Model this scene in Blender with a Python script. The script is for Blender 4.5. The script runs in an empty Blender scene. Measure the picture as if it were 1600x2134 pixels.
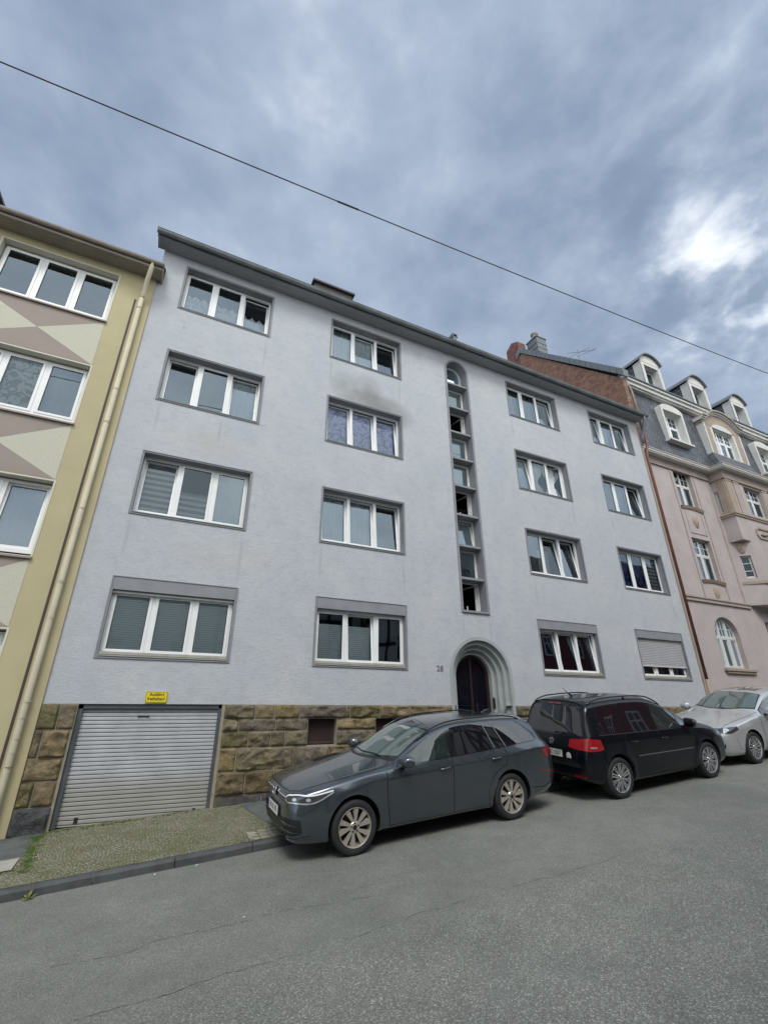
import bpy, bmesh, math, random
from math import sin, cos, pi, radians, sqrt, atan2, hypot
from mathutils import Vector, Matrix, noise
from mathutils.bvhtree import BVHTree

scene = bpy.context.scene
COL = scene.collection
rnd = random.Random(7)

# ------------------------------------------------------------------ camera
# scene units are metres, origin on the facade line of the grey house, the lens is at z = 0
YAW, PITCH, ROLL = radians(-25.95233538), radians(23.59288116), radians(0.18895727)
Rm = (Matrix.Rotation(YAW, 3, 'Z') @ Matrix.Rotation(PITCH, 3, 'X') @ Matrix.Rotation(ROLL, 3, 'Y'))
cam_data = bpy.data.cameras.new('camera')
cam = bpy.data.objects.new('camera', cam_data)
COL.objects.link(cam)
cam_data.sensor_fit = 'HORIZONTAL'
cam_data.sensor_width = 36.0
cam_data.lens = 961.113 / 1600 * 36.0
cam_data.clip_start = 0.05
cam_data.clip_end = 2000
cx, cy, cz = Rm.col[0], Rm.col[1], Rm.col[2]
M = Matrix(((cx[0], cz[0], -cy[0], 0), (cx[1], cz[1], -cy[1], -10.0), (cx[2], cz[2], -cy[2], 0), (0, 0, 0, 1)))
cam.matrix_world = M
scene.camera = cam

# ------------------------------------------------------------------ light
SUN_EL, SUN_AZ = radians(52), radians(205)     # azimuth measured clockwise from +y
world = bpy.data.worlds.new("World")
scene.world = world
world.use_nodes = True
wt = world.node_tree
for n in list(wt.nodes): wt.nodes.remove(n)
def N(t, kind, **kw):
    n = t.nodes.new(kind)
    for k, v in kw.items(): setattr(n, k, v)
    return n
def setup_world():
    L = wt.links.new
    out = N(wt, 'ShaderNodeOutputWorld')
    tc = N(wt, 'ShaderNodeTexCoord')
    sep = N(wt, 'ShaderNodeSeparateXYZ'); L(tc.outputs['Generated'], sep.inputs[0])
    def mth(op, a, b=None, c=None, clamp=False):
        m = N(wt, 'ShaderNodeMath', operation=op, use_clamp=clamp)
        for i, v in enumerate((a, b, c)):
            if v is None: continue
            if isinstance(v, (int, float)): m.inputs[i].default_value = v
            else: L(v, m.inputs[i])
        return m.outputs[0]
    zz = mth('MAXIMUM', sep.outputs[2], 0.0)
    den = mth('ADD', zz, 0.32)
    u = mth('DIVIDE', sep.outputs[0], den); v = mth('DIVIDE', sep.outputs[1], den)
    cmb = N(wt, 'ShaderNodeCombineXYZ'); L(u, cmb.inputs[0]); L(v, cmb.inputs[1])
    def noi(scale, det, rough, dist, off, stretch=(1, 1, 1), rot=0.5, src=None):
        mp = N(wt, 'ShaderNodeMapping'); L(src or cmb.outputs[0], mp.inputs[0])
        mp.inputs['Location'].default_value = off; mp.inputs['Scale'].default_value = stretch
        mp.inputs['Rotation'].default_value = (0, 0, rot)
        n = N(wt, 'ShaderNodeTexNoise'); L(mp.outputs[0], n.inputs['Vector'])
        n.inputs['Scale'].default_value = scale; n.inputs['Detail'].default_value = det
        n.inputs['Roughness'].default_value = rough; n.inputs['Distortion'].default_value = dist
        return n.outputs['Fac']
    n1 = noi(1.5, 5, .5, .35, (3.1, 1.7, 0), (1.0, .75, 1))
    n2 = noi(4.4, 5, .52, .12, (7.3, 4.1, 0), (1.0, 1.0, 1.7), src=tc.outputs['Generated'])
    n3 = noi(9, 6, .55, .15, (1.3, 8.1, 0), (1.0, 1.0, 1.5), src=tc.outputs['Generated'])
    nn = mth('ADD', mth('ADD', mth('MULTIPLY', n1, .46), mth('MULTIPLY', n2, .38)), mth('MULTIPLY', n3, .16))
    # real bright breaks in the cloud deck, given by compass direction
    def lobe(px, py, width, amp):
        d = Rm @ Vector(((px - 800) / 961.1, 1, -(py - 1067) / 961.1)); d.normalize()
        dp = N(wt, 'ShaderNodeVectorMath', operation='DOT_PRODUCT')
        nv = N(wt, 'ShaderNodeVectorMath', operation='NORMALIZE'); L(tc.outputs['Generated'], nv.inputs[0])
        L(nv.outputs[0], dp.inputs[0]); dp.inputs[1].default_value = d
        e = mth('POWER', mth('MAXIMUM', dp.outputs['Value'], 0.0), 1 / (width * width))
        if amp < 0: return mth('MULTIPLY', e, amp)
        return mth('MULTIPLY', mth('MULTIPLY', e, amp), mth('MULTIPLY', mth('SUBTRACT', n3, .38), 3.5, None, True))
    acc = nn
    for a in LOBES: acc = mth('ADD', acc, lobe(*a))
    ramp = N(wt, 'ShaderNodeValToRGB'); L(acc, ramp.inputs[0])
    cr = ramp.color_ramp
    cr.interpolation = 'B_SPLINE'
    pts = CLOUD_RAMP
    cr.elements[0].position = pts[0][0]; cr.elements[0].color = (*pts[0][1], 1)
    cr.elements[1].position = pts[1][0]; cr.elements[1].color = (*pts[1][1], 1)
    for p, c in pts[2:]:
        e = cr.elements.new(p); e.color = (*c, 1)
    # sky gain added behind the camera, to brighten the facade and its panes
    back = mth('MULTIPLY', sep.outputs[1], -1.0)
    mr = N(wt, 'ShaderNodeMapRange'); L(back, mr.inputs[0])
    mr.inputs[1].default_value = -0.15; mr.inputs[2].default_value = 0.85; mr.inputs[3].default_value = 1.0; mr.inputs[4].default_value = BACK_GAIN
    mr.interpolation_type = 'SMOOTHSTEP'
    neu = N(wt, 'ShaderNodeMix', data_type='RGBA', blend_type='MULTIPLY'); neu.inputs[0].default_value = 1.0
    wr = N(wt, 'ShaderNodeMix', data_type='RGBA'); L(mth('MULTIPLY', mth('SUBTRACT', mr.outputs[0], 1.0), 1.0 / (BACK_GAIN - 1.0)), wr.inputs[0]); wr.inputs[6].default_value = (1, 1, 1, 1); wr.inputs[7].default_value = BACK_TINT
    L(ramp.outputs[0], neu.inputs[6]); L(wr.outputs[2], neu.inputs[7])
    mixv = N(wt, 'ShaderNodeVectorMath', operation='SCALE'); L(neu.outputs[2], mixv.inputs[0]); L(mr.outputs[0], mixv.inputs['Scale'])
    sky = N(wt, 'ShaderNodeTexSky', sky_type='NISHITA', sun_disc=False)
    sky.sun_elevation = SUN_EL; sky.sun_rotation = SUN_AZ; sky.air_density = 1.2; sky.dust_density = 2.0
    b1 = N(wt, 'ShaderNodeBackground'); L(sky.outputs[0], b1.inputs[0]); b1.inputs[1].default_value = 0.05
    b2 = N(wt, 'ShaderNodeBackground'); L(mixv.outputs[0], b2.inputs[0]); b2.inputs[1].default_value = CLOUD_STRENGTH
    mx = N(wt, 'ShaderNodeMixShader'); mx.inputs[0].default_value = 0.9
    L(b1.outputs[0], mx.inputs[1]); L(b2.outputs[0], mx.inputs[2])
    L(mx.outputs[0], out.inputs[0])
LOBES = [(1475, 480, .045, .12), (1445, 570, .06, .10), (1592, 640, .065, .24), (1480, 700, .10, .08), (1540, 420, .22, .08), (1590, 560, .16, .07), (1380, 230, .28, .04), (300, 300, .4, .03), (900, 40, .3, -.04), (1230, 640, .13, -.04)]
CLOUD_RAMP = [(0.30, (.170, .220, .325)), (0.92, (.95, .98, 1.02)), (0.42, (.225, .285, .395)), (0.52, (.295, .362, .475)), (0.64, (.385, .455, .565))]
BACK_GAIN = 3.6
BACK_TINT = (1.22, 1.04, .80, 1)
CLOUD_STRENGTH = 1.07
setup_world()
sd = bpy.data.lights.new('sun', 'SUN'); sd.energy = 1.5; sd.angle = radians(22); sd.color = (1.0, .965, .91)
sun = bpy.data.objects.new('sun', sd); COL.objects.link(sun)
sdir = Vector((sin(SUN_AZ) * cos(SUN_EL), cos(SUN_AZ) * cos(SUN_EL), sin(SUN_EL)))
sun.rotation_euler = sdir.to_track_quat('Z', 'Y').to_euler()
sun.location = (0, -20, 30)
scene.view_settings.view_transform = 'Standard'
scene.view_settings.look = 'None'
scene.view_settings.exposure = 0.35
scene.view_settings.gamma = 1.0
scene.view_settings.use_curve_mapping = False
scene.render.engine = 'CYCLES'
scene.cycles.max_bounces = 8
scene.cycles.transparent_max_bounces = 16

# ------------------------------------------------------------------ materials
class Mat:
    """small helper round a principled material"""
    def __init__(s, name, color=(.5, .5, .5), rough=.6, metal=0., spec=.5, coat=0., coat_rough=.03):
        s.m = bpy.data.materials.new(name); s.m.use_nodes = True
        s.t = s.m.node_tree; s.b = s.t.nodes['Principled BSDF']
        s.b.inputs['Base Color'].default_value = (*color, 1)
        s.b.inputs['Roughness'].default_value = rough; s.b.inputs['Metallic'].default_value = metal
        s.b.inputs['Specular IOR Level'].default_value = spec
        s.b.inputs['Coat Weight'].default_value = coat; s.b.inputs['Coat Roughness'].default_value = coat_rough
        s.tc = None
    def L(s, a, b): s.t.links.new(a, b)
    def N(s, kind, **kw): return N(s.t, kind, **kw)
    def coord(s, scale=(1, 1, 1), loc=(0, 0, 0), rot=(0, 0, 0)):
        if s.tc is None: s.tc = s.N('ShaderNodeTexCoord')
        mp = s.N('ShaderNodeMapping'); s.L(s.tc.outputs['Object'], mp.inputs[0])
        mp.inputs['Scale'].default_value = scale; mp.inputs['Location'].default_value = loc; mp.inputs['Rotation'].default_value = rot
        return mp.outputs[0]
    def noise(s, nscale, detail=4, rough=.55, dist=0., **kw):
        n = s.N('ShaderNodeTexNoise'); s.L(s.coord(**kw), n.inputs['Vector'])
        n.inputs['Scale'].default_value = nscale; n.inputs['Detail'].default_value = detail
        n.inputs['Roughness'].default_value = rough; n.inputs['Distortion'].default_value = dist
        return n.outputs['Fac']
    def voro(s, nscale, feature='F1', out='Distance', rnd_=1., **kw):
        n = s.N('ShaderNodeTexVoronoi', feature=feature); s.L(s.coord(**kw), n.inputs['Vector'])
        n.inputs['Scale'].default_value = nscale; n.inputs['Randomness'].default_value = rnd_
        return n.outputs[out]
    def ramp(s, src, pts, interp='LINEAR'):
        r = s.N('ShaderNodeValToRGB'); s.L(src, r.inputs[0]); cr = r.color_ramp; cr.interpolation = interp
        f = lambda c: (c, c, c, 1) if isinstance(c, (int, float)) else (*c, 1)
        cr.elements[0].position = pts[0][0]; cr.elements[0].color = f(pts[0][1])
        cr.elements[1].position = pts[-1][0]; cr.elements[1].color = f(pts[-1][1])
        for p, c in pts[1:-1]:
            e = cr.elements.new(p); e.color = f(c)
        return r.outputs[0]
    def mix(s, fac, a, b, mode='MIX'):
        n = s.N('ShaderNodeMix', data_type='RGBA', blend_type=mode)
        for ix, v in ((0, fac), (6, a), (7, b)):
            sock = n.inputs[ix]
            if isinstance(v, (int, float)): sock.default_value = v if ix == 0 else (v, v, v, 1)
            elif isinstance(v, tuple): sock.default_value = (*v, 1)
            else: s.L(v, sock)
        return n.outputs[2]
    def math(s, op, a, b=0., c=None, clamp=False):
        m = s.N('ShaderNodeMath', operation=op, use_clamp=clamp)
        for i, v in enumerate((a, b, c)):
            if v is None: continue
            if isinstance(v, (int, float)): m.inputs[i].default_value = v
            else: s.L(v, m.inputs[i])
        return m.outputs[0]
    def color(s, src): s.L(src, s.b.inputs['Base Color']); return s
    def rough(s, src): s.L(src, s.b.inputs['Roughness']); return s
    def bump(s, src, strength=.3, dist=.01):
        n = s.N('ShaderNodeBump'); n.inputs['Strength'].default_value = strength; n.inputs['Distance'].default_value = dist
        s.L(src, n.inputs['Height'])
        prev = s.b.inputs['Normal'].links
        if prev: s.L(prev[0].from_socket, n.inputs['Normal'])
        s.L(n.outputs[0], s.b.inputs['Normal']); return s
    def spot(s, cx, cz, rx, rz, jitter=0.):
        """soft stain centred at object x/z, own ragged outline"""
        cx -= 7.56; cz += 1.2      # the grey house's own origin
        v = s.coord(scale=(1 / rx, 0, 1 / rz), loc=(-cx / rx, 0, -cz / rz))
        ln = s.N('ShaderNodeVectorMath', operation='LENGTH'); s.L(v, ln.inputs[0])
        d = s.math('ADD', ln.outputs['Value'], s.math('MULTIPLY', s.math('SUBTRACT', s.noise(2.2, 4), .5), jitter))
        return s.ramp(d, [(0., 1.), (.5, .55), (1., 0.)], 'EASE')

def simple(name, color, rough=.6, metal=0., spec=.5, coat=0., var=.0, vs=3., bump=0., bs=60.):
    m = Mat(name, color, rough, metal, spec, coat)
    if var:
        m.color(m.mix(1.0, color, m.ramp(m.noise(vs, 5), [(.3, 1 - var), (.7, 1 + var)]), 'MULTIPLY'))
    if bump: m.bump(m.noise(bs, 3), bump, .004)
    return m.m

def attr_color(m, name='tone'):
    a = m.N('ShaderNodeAttribute', attribute_name=name); return a.outputs['Color']

def m_plaster():
    m = Mat('grey_plaster', (.5, .5, .5), .85, spec=.25)
    big = m.noise(.55, 5, .6)
    med = m.noise(2.3, 5, .6)
    fine = m.noise(34, 3, .6)
    c = m.mix(m.ramp(big, [(.35, 0.), (.65, 1.)]), (.462, .485, .518), (.505, .522, .548))
    c = m.mix(m.ramp(med, [(.3, .38), (.5, 0.), (.8, 0.)]), c, (.39, .40, .435))
    c = m.mix(m.math('MULTIPLY', m.ramp(m.noise(1.1, 4), [(.52, 0.), (.75, 1.)]), .35), c, (.58, .575, .54))
    c = m.mix(1., c, m.ramp(fine, [(.25, .90), (.75, 1.07)]), 'MULTIPLY')
    # fine vertical run-off streaks
    st = m.noise(1.0, 5, .6, scale=(9, 1, .28))
    c = m.mix(m.ramp(st, [(.54, 0.), (.78, .14)]), c, (.37, .38, .40))
    c = m.mix(m.ramp(m.noise(6.5, 6, .72, scale=(.7, 1, 1.3)), [(.50, 0.), (.66, .5)]), c, (.385, .395, .425))
    # soot left above one window by a kitchen vent, and yellowed patches
    soot = m.math('ADD', m.math('MULTIPLY', m.spot(4.70, 8.02, 1.35, .75, .12), 1.0), m.math('MULTIPLY', m.spot(3.60, 8.55, .55, .65, .12), .45))
    soot = m.math('ADD', soot, m.math('MULTIPLY', m.spot(4.35, 8.68, .6, .6, .12), .5))
    c = m.mix(m.math('MINIMUM', m.math('MULTIPLY', soot, .8), .6), c, (.15, .145, .13))
    yel = m.math('MULTIPLY', m.spot(.4, 5.75, 1.1, .45, .9), .32)
    yel = m.math('ADD', yel, m.math('MULTIPLY', m.spot(1.1, 3.1, 1.5, .45, .9), .22))
    c = m.mix(yel, c, (.52, .47, .40))
    # run-off streaks below sill corners and window ends
    run = None
    for sx_, sz_, h_, w_ in ((-.85, 3.25, .55, .05), (1.38, 3.05, .75, .06), (.55, 6.15, .45, .05), (3.2, 3.3, .5, .05), (5.42, 3.2, .6, .05), (3.2, 8.95, .5, .05), (5.4, 8.9, .55, .06), (9.75, 8.9, .5, .05), (11.95, 6.1, .6, .06), (13.8, 6.05, .5, .05), (16.0, 3.2, .6, .06), (9.8, 3.2, .55, .05), (1.35, 8.8, .6, .05), (-.8, 6.1, .5, .05), (7.15, 2.1, .4, .05), (8.0, 2.0, .35, .05)):
        q = m.spot(sx_, sz_, w_, h_, .5); run = q if run is None else m.math('MAXIMUM', run, q)
    c = m.mix(m.math('MULTIPLY', run, .34), c, (.27, .275, .28))
    # scattered little dark marks
    dots = m.voro(1.1, scale=(1, 0, 1))
    c = m.mix(m.ramp(dots, [(.0, .7), (.022, .7), (.03, 0.)]), c, (.22, .22, .22))
    m.color(c)
    m.bump(m.noise(20, 5, .7, scale=(.55, 1, 1.5)), .62, .014)
    m.bump(m.noise(5, 3, .5), .18, .03)
    return m.m

def m_stone():
    m = Mat('sandstone', rough=.9, spec=.2)
    c = attr_color(m)
    n = m.noise(6, 6, .65)
    c = m.mix(1., c, m.ramp(n, [(.25, .42), (.5, 1.), (.78, 1.5)]), 'MULTIPLY')
    c = m.mix(m.ramp(m.noise(2.1, 5, .6), [(.5, 0.), (.72, .6)]), c, (.075, .062, .045))
    c = m.mix(m.ramp(m.noise(3.4, 4, .6, loc=(5, 2, 1)), [(.55, 0.), (.75, .55)]), c, (.23, .215, .07))
    m.color(c); m.bump(m.noise(38, 6, .75), 1., .018); m.bump(m.noise(11, 6, .65, dist=.6), 1., .045)
    return m.m

def m_asphalt():
    m = Mat('asphalt', rough=.82, spec=.35)
    grain = m.voro(120, out='Color', scale=(1, 1, 1))
    g = m.N('ShaderNodeSeparateColor'); m.L(grain, g.inputs[0])
    cell = m.ramp(g.outputs[0], [(0., .58), (.45, .88), (.80, 1.12), (.93, 1.5), (1., 2.3)])
    big = m.ramp(m.noise(.35, 5, .6), [(.3, .86), (.7, 1.12)])
    med = m.ramp(m.noise(2.4, 5, .65), [(.3, .9), (.7, 1.1)])
    base = m.mix(m.ramp(m.noise(.7, 4, loc=(3, 9, 0)), [(.35, 0.), (.65, 1.)]), (.190, .196, .174), (.212, .212, .190))
    # the strip along the kerb is an older, finer surface than the middle of the road
    sx = m.N('ShaderNodeSeparateXYZ'); m.L(m.coord(), sx.inputs[0])
    wob = m.math('ADD', sx.outputs[1], m.math('MULTIPLY', m.math('SUBTRACT', m.noise(.9, 4), .5), .5))
    zone = m.ramp(m.math('MULTIPLY_ADD', wob, -1., -4.6), [(0., 0.), (1., 1.)])
    fine = m.voro(170, out='Color'); gf = m.N('ShaderNodeSeparateColor'); m.L(fine, gf.inputs[0])
    fcell = m.ramp(gf.outputs[0], [(0., .55), (.5, .93), (.9, 1.3), (1., 1.75)])
    cc = m.mix(zone, fcell, cell)
    c = m.mix(1., base, cc, 'MULTIPLY'); c = m.mix(1., c, big, 'MULTIPLY'); c = m.mix(1., c, med, 'MULTIPLY')
    c = m.mix(m.ramp(m.noise(.8, 4, loc=(1, 6, 2)), [(.55, 0.), (.8, .35)]), c, (.12, .15, .138))
    m.color(c)
    m.bump(g.outputs[0], .4, .004); m.bump(m.noise(60, 3), .35, .006); m.bump(m.noise(2, 3), .1, .03)
    return m.m

def m_setts():
    m = Mat('small_setts', rough=.9, spec=.2)
    e = m.voro(23, feature='DISTANCE_TO_EDGE', rnd_=.9)
    idc = m.voro(23, out='Color', rnd_=.9)
    g = m.N('ShaderNodeSeparateColor'); m.L(idc, g.inputs[0])
    st = m.mix(g.outputs[0], (.21, .202, .15), (.30, .285, .21))
    moss = m.mix(m.noise(40, 3), (.10, .105, .045), (.155, .15, .075))
    patches = m.ramp(m.noise(1.6, 5, .65), [(.32, .02), (.7, .10)])
    joint = m.math('LESS_THAN', e, m.math('ADD', patches, .0))
    c = m.mix(joint, st, moss)
    c = m.mix(m.ramp(m.noise(2.2, 5, .6, loc=(2, 3, 1)), [(.42, 0.), (.70, .6)]), c, (.135, .135, .06))
    c = m.mix(1., c, m.ramp(m.noise(120, 2), [(.3, .78), (.7, 1.22)]), 'MULTIPLY')
    m.color(c); m.bump(m.ramp(e, [(0., 0.), (.16, 1.)]), .9, .014); m.bump(m.noise(90, 3), .4, .004)
    return m.m

def m_brick(name, c1, c2, mortar, bw=.24, bh=.075, axis='x'):
    m = Mat(name, rough=.9, spec=.2)
    v = m.coord(rot=(pi / 2, 0, 0) if axis == 'x' else (0, 0, 0))
    if axis == 'y':   # wall lies in the y/z plane: swap axes
        sp = m.N('ShaderNodeSeparateXYZ'); m.L(m.coord(), sp.inputs[0]); cb = m.N('ShaderNodeCombineXYZ')
        m.L(sp.outputs[1], cb.inputs[0]); m.L(sp.outputs[2], cb.inputs[1]); v = cb.outputs[0]
    b = m.N('ShaderNodeTexBrick'); m.L(v, b.inputs['Vector'])
    b.inputs['Color1'].default_value = (*c1, 1); b.inputs['Color2'].default_value = (*c2, 1); b.inputs['Mortar'].default_value = (*mortar, 1)
    b.inputs['Scale'].default_value = 1; b.inputs['Brick Width'].default_value = bw; b.inputs['Row Height'].default_value = bh
    b.inputs['Mortar Size'].default_value = .007; b.inputs['Bias'].default_value = 0
    c = m.mix(1., b.outputs['Color'], m.ramp(m.noise(5, 5), [(.25, .6), (.75, 1.35)]), 'MULTIPLY')
    m.color(c); m.bump(b.outputs['Fac'], -.6, .01); m.bump(m.noise(50, 3), .4, .005)
    return m.m

def m_slate():
    m = Mat('slate_tiles', rough=.55, spec=.5)
    # fish-scale slates in the x/z plane
    sp = m.N('ShaderNodeSeparateXYZ'); m.L(m.coord(), sp.inputs[0])
    H, W = .145, .20
    zr = m.math('DIVIDE', sp.outputs[2], H); row = m.math('FLOOR', zr); fz = m.math('SUBTRACT', zr, row)
    off = m.math('MULTIPLY', m.math('MODULO', row, 2.), .5)
    xx = m.math('ADD', m.math('DIVIDE', m.math('ADD', sp.outputs[0], m.math('MULTIPLY', sp.outputs[1], .7)), W), off); ix = m.math('FLOOR', xx); fx = m.math('SUBTRACT', xx, ix)
    dx = m.math('ABSOLUTE', m.math('SUBTRACT', fx, .5))
    edge = m.math('SUBTRACT', fz, m.math('MULTIPLY', m.math('MULTIPLY', dx, dx), 2.6))   # rounded lower rim
    cb = m.N('ShaderNodeCombineXYZ'); m.L(ix, cb.inputs[0]); m.L(row, cb.inputs[1])
    wn = m.N('ShaderNodeTexWhiteNoise', noise_dimensions='2D'); m.L(cb.outputs[0], wn.inputs[0])
    tone = m.mix(wn.outputs[0], (.058, .066, .080), (.115, .126, .145))
    line = m.ramp(m.math('ABSOLUTE', edge), [(0., 1.), (.10, 1.), (.17, 0.)])
    side = m.ramp(dx, [(.46, 0.), (.49, 1.)])
    dark = m.math('MAXIMUM', line, m.math('MULTIPLY', side, m.math('GREATER_THAN', edge, 0.)))
    c = m.mix(dark, tone, (.018, .02, .028))
    c = m.mix(1., c, m.ramp(m.noise(1.3, 4), [(.3, .8), (.7, 1.25)]), 'MULTIPLY')
    m.color(c); m.bump(edge, -.5, .02)
    return m.m

def glass_material(name, tint=(.9, .95, .93), ior=1.62, wav=.05, ws=1.3, refl=1.):
    m = bpy.data.materials.new(name); m.use_nodes = True; t = m.node_tree
    for n in list(t.nodes): t.nodes.remove(n)
    o = N(t, 'ShaderNodeOutputMaterial'); tr = N(t, 'ShaderNodeBsdfTransparent'); gl = N(t, 'ShaderNodeBsdfGlossy')
    tr.inputs[0].default_value = (*tint, 1); gl.inputs['Roughness'].default_value = .012; gl.inputs[0].default_value = (.72 * refl, .87 * refl, 1.0 * refl, 1)
    fr = N(t, 'ShaderNodeFresnel'); fr.inputs['IOR'].default_value = ior
    tc = N(t, 'ShaderNodeTexCoord'); no = N(t, 'ShaderNodeTexNoise'); no.inputs['Scale'].default_value = ws; no.inputs['Detail'].default_value = 1
    t.links.new(tc.outputs['Object'], no.inputs['Vector'])
    bp = N(t, 'ShaderNodeBump'); bp.inputs['Strength'].default_value = wav; bp.inputs['Distance'].default_value = .1
    t.links.new(no.outputs['Fac'], bp.inputs['Height']); t.links.new(bp.outputs[0], gl.inputs['Normal'])
    mx = N(t, 'ShaderNodeMixShader'); t.links.new(fr.outputs[0], mx.inputs[0]); t.links.new(tr.outputs[0], mx.inputs[1]); t.links.new(gl.outputs[0], mx.inputs[2])
    t.links.new(mx.outputs[0], o.inputs[0])
    return m

def m_lace(name, col, kind):
    m = Mat(name, col, .9, spec=.1)
    if kind == 'lace':      # opaque folds above a scalloped, see-through net
        sp = m.N('ShaderNodeSeparateXYZ'); m.L(m.coord(), sp.inputs[0])
        hole = m.voro(42, feature='DISTANCE_TO_EDGE')
        pat = m.noise(7, 3)
        a = m.math('ADD', m.math('GREATER_THAN', m.math('SUBTRACT', .16, hole), 0.), m.math('GREATER_THAN', pat, .5), clamp=True)
        m.L(m.math('MULTIPLY_ADD', a, .55, .4), m.b.inputs['Alpha'])
    if kind == 'flower':
        n = m.noise(5.5, 3, .5, dist=1.6)
        m.color(m.mix(m.ramp(n, [(.5, 0.), (.56, .75)]), col, tuple(c * .45 for c in col)))
    if kind == 'blue':
        n = m.noise(5.5, 3, .5, dist=1.6); n2 = m.noise(6.5, 3, .5, dist=1.6, loc=(4, 4, 4))
        c = m.mix(m.ramp(n, [(.45, 0.), (.55, 1.)]), (.05, .08, .22), (.16, .28, .5)); c = m.mix(m.ramp(n2, [(.56, 0.), (.62, 1.)]), c, (.25, .05, .10)); m.color(c)
    if kind == 'stripe':    # stripes of a day-and-night blind, also painted for mirrored timber framing
        sp = m.N('ShaderNodeSeparateXYZ'); m.L(m.coord(), sp.inputs[0])
        w = m.math('GREATER_THAN', m.math('FRACT', m.math('MULTIPLY', sp.outputs[2], 7.5)), .5)
        m.color(m.mix(w, (.55, .57, .58), (.22, .24, .25)))
    return m.m

PLASTER = m_plaster()
SURR = simple('grey_trim_paint', (.245, .255, .27), .7, var=.10, vs=4, bump=.15)
SILLM = simple('sill_stone', (.36, .345, .30), .75, var=.15, vs=6, bump=.2)
UPVC = simple('white_window_plastic', (.80, .81, .80), .32, var=.03)
UPVCD = simple('weathered_window_plastic', (.66, .66, .63), .4, var=.06, vs=8)
GASKET = simple('black_gasket', (.015, .015, .017), .5)
GLASS = glass_material('window_glass', ior=2.45, wav=.03, tint=(.97, 1., 1.), refl=1.)
GLASSC = glass_material('clear_window_glass', ior=1.75, wav=.03, tint=(.98, 1., 1.))
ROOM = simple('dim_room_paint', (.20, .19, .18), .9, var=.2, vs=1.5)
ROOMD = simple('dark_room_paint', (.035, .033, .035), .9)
LACE = m_lace('white_lace', (.86, .88, .9), 'lace')
CURT = simple('white_curtain', (.74, .77, .78), .9)
CURTG = simple('grey_curtain', (.46, .47, .44), .9)
FLOWER = m_lace('patterned_lilac_curtain', (.60, .60, .78), 'flower')
FLOWERG = m_lace('patterned_grey_curtain', (.62, .66, .66), 'flower')
BLUEC = m_lace('blue_red_print', (.2, .3, .5), 'blue')
STRIPE = m_lace('blind_and_mirror_stripes', (.6, .6, .6), 'stripe')
BLIND = simple('pale_green_blind', (.90, .97, .96), .6)
REDC = simple('dark_red_fabric', (.18, .02, .025), .9)
SHUT = simple('grey_roller_shutter', (.42, .42, .43), .45, var=.06)
ZINC = simple('grey_zinc', (.205, .22, .225), .55, metal=.1, var=.25, vs=2)
SOFF = simple('soffit_boards', (.34, .345, .36), .7, var=.06)
STONE = m_stone()
MORTAR = simple('old_mortar', (.30, .265, .21), .95, var=.2, vs=9, bump=.5, bs=40)
ASPH = m_asphalt()
SETTS = m_setts()
KERB = simple('dark_kerb_stone', (.070, .074, .074), .75, var=.25, vs=5, bump=.5, bs=70)
PATCH = simple('tarred_footway', (.10, .11, .105), .85, var=.2, vs=5, bump=.5, bs=140)
CONC = simple('pale_concrete', (.36, .345, .30), .9, var=.15, vs=9, bump=.4, bs=90)
GRASS = simple('grass_blades', (.085, .15, .022), .7, var=.35, vs=9)
CRACK = simple('bitumen_crack', (.06, .064, .062), .8)
LITTER = simple('paper_scrap', (.75, .75, .72), .8)
DARKMET = simple('dark_metal', (.05, .055, .06), .4, metal=.6)
YELP = simple('ochre_yellow_plaster', (.46, .405, .245), .85, var=.07, vs=1.2, bump=.4, bs=70)
CREAM = simple('cream_roughcast', (.53, .52, .42), .9, var=.06, vs=30, bump=.9, bs=95)
TAUPE = simple('taupe_plaster', (.315, .265, .235), .85, var=.05, vs=2, bump=.3, bs=70)
CREAMT = simple('cream_trim', (.62, .60, .50), .8, var=.04)
CREAMPIPE = simple('cream_painted_pipe', (.52, .47, .34), .7, var=.08, vs=3)
SOFFB = simple('taupe_soffit', (.30, .265, .225), .75, var=.08)
GUTB = simple('brownish_gutter', (.26, .23, .20), .6, var=.25, vs=2)
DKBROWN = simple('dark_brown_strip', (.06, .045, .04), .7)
PINK = simple('pink_plaster', (.455, .40, .385), .9, var=.09, vs=1.5, bump=.6, bs=45)
PTRIM = simple('beige_pink_trim', (.40, .335, .30), .85, var=.12, vs=2.5, bump=.3)
PTAN = simple('tan_trim', (.37, .295, .23), .85, var=.1, vs=2.5, bump=.2)
PWHITE = simple('off_white_trim', (.62, .62, .585), .75, var=.08, vs=3)
SKYSHEEN = simple('sky_sheen_film', (.50, .56, .58), .6)  # pale tone painted for sky reflected in the stair panes
SLATE = m_slate()
SLATEP = simple('plain_slate', (.10, .115, .13), .5, var=.2, vs=4)
CAPS = simple('grey_slate_capping', (.17, .19, .20), .6, var=.12, vs=3)
FIREBR = m_brick('old_brick', (.30, .16, .105), (.22, .115, .085), (.20, .17, .14), axis='y')
CHIMBR = m_brick('chimney_brick', (.24, .10, .08), (.17, .075, .065), (.16, .13, .12), bw=.22, bh=.07)
COPPER = simple('brown_copper_pipe', (.17, .075, .05), .5, metal=.2, var=.25, vs=3)
COPPERT = simple('weathered_tan_pipe', (.30, .225, .165), .6, var=.2, vs=3)
ROOFT = simple('dark_roof_tiles', (.055, .055, .06), .8, var=.2)
SHED = simple('dark_dormer_cladding', (.075, .07, .068), .7, var=.1)
YSIGN = simple('yellow_sign_enamel', (.78, .62, .015), .4)
BLACKP = simple('black_lettering', (.02, .02, .02), .5)
NUMM = simple('grey_metal_numeral', (.16, .16, .155), .4, metal=.3)
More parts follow.
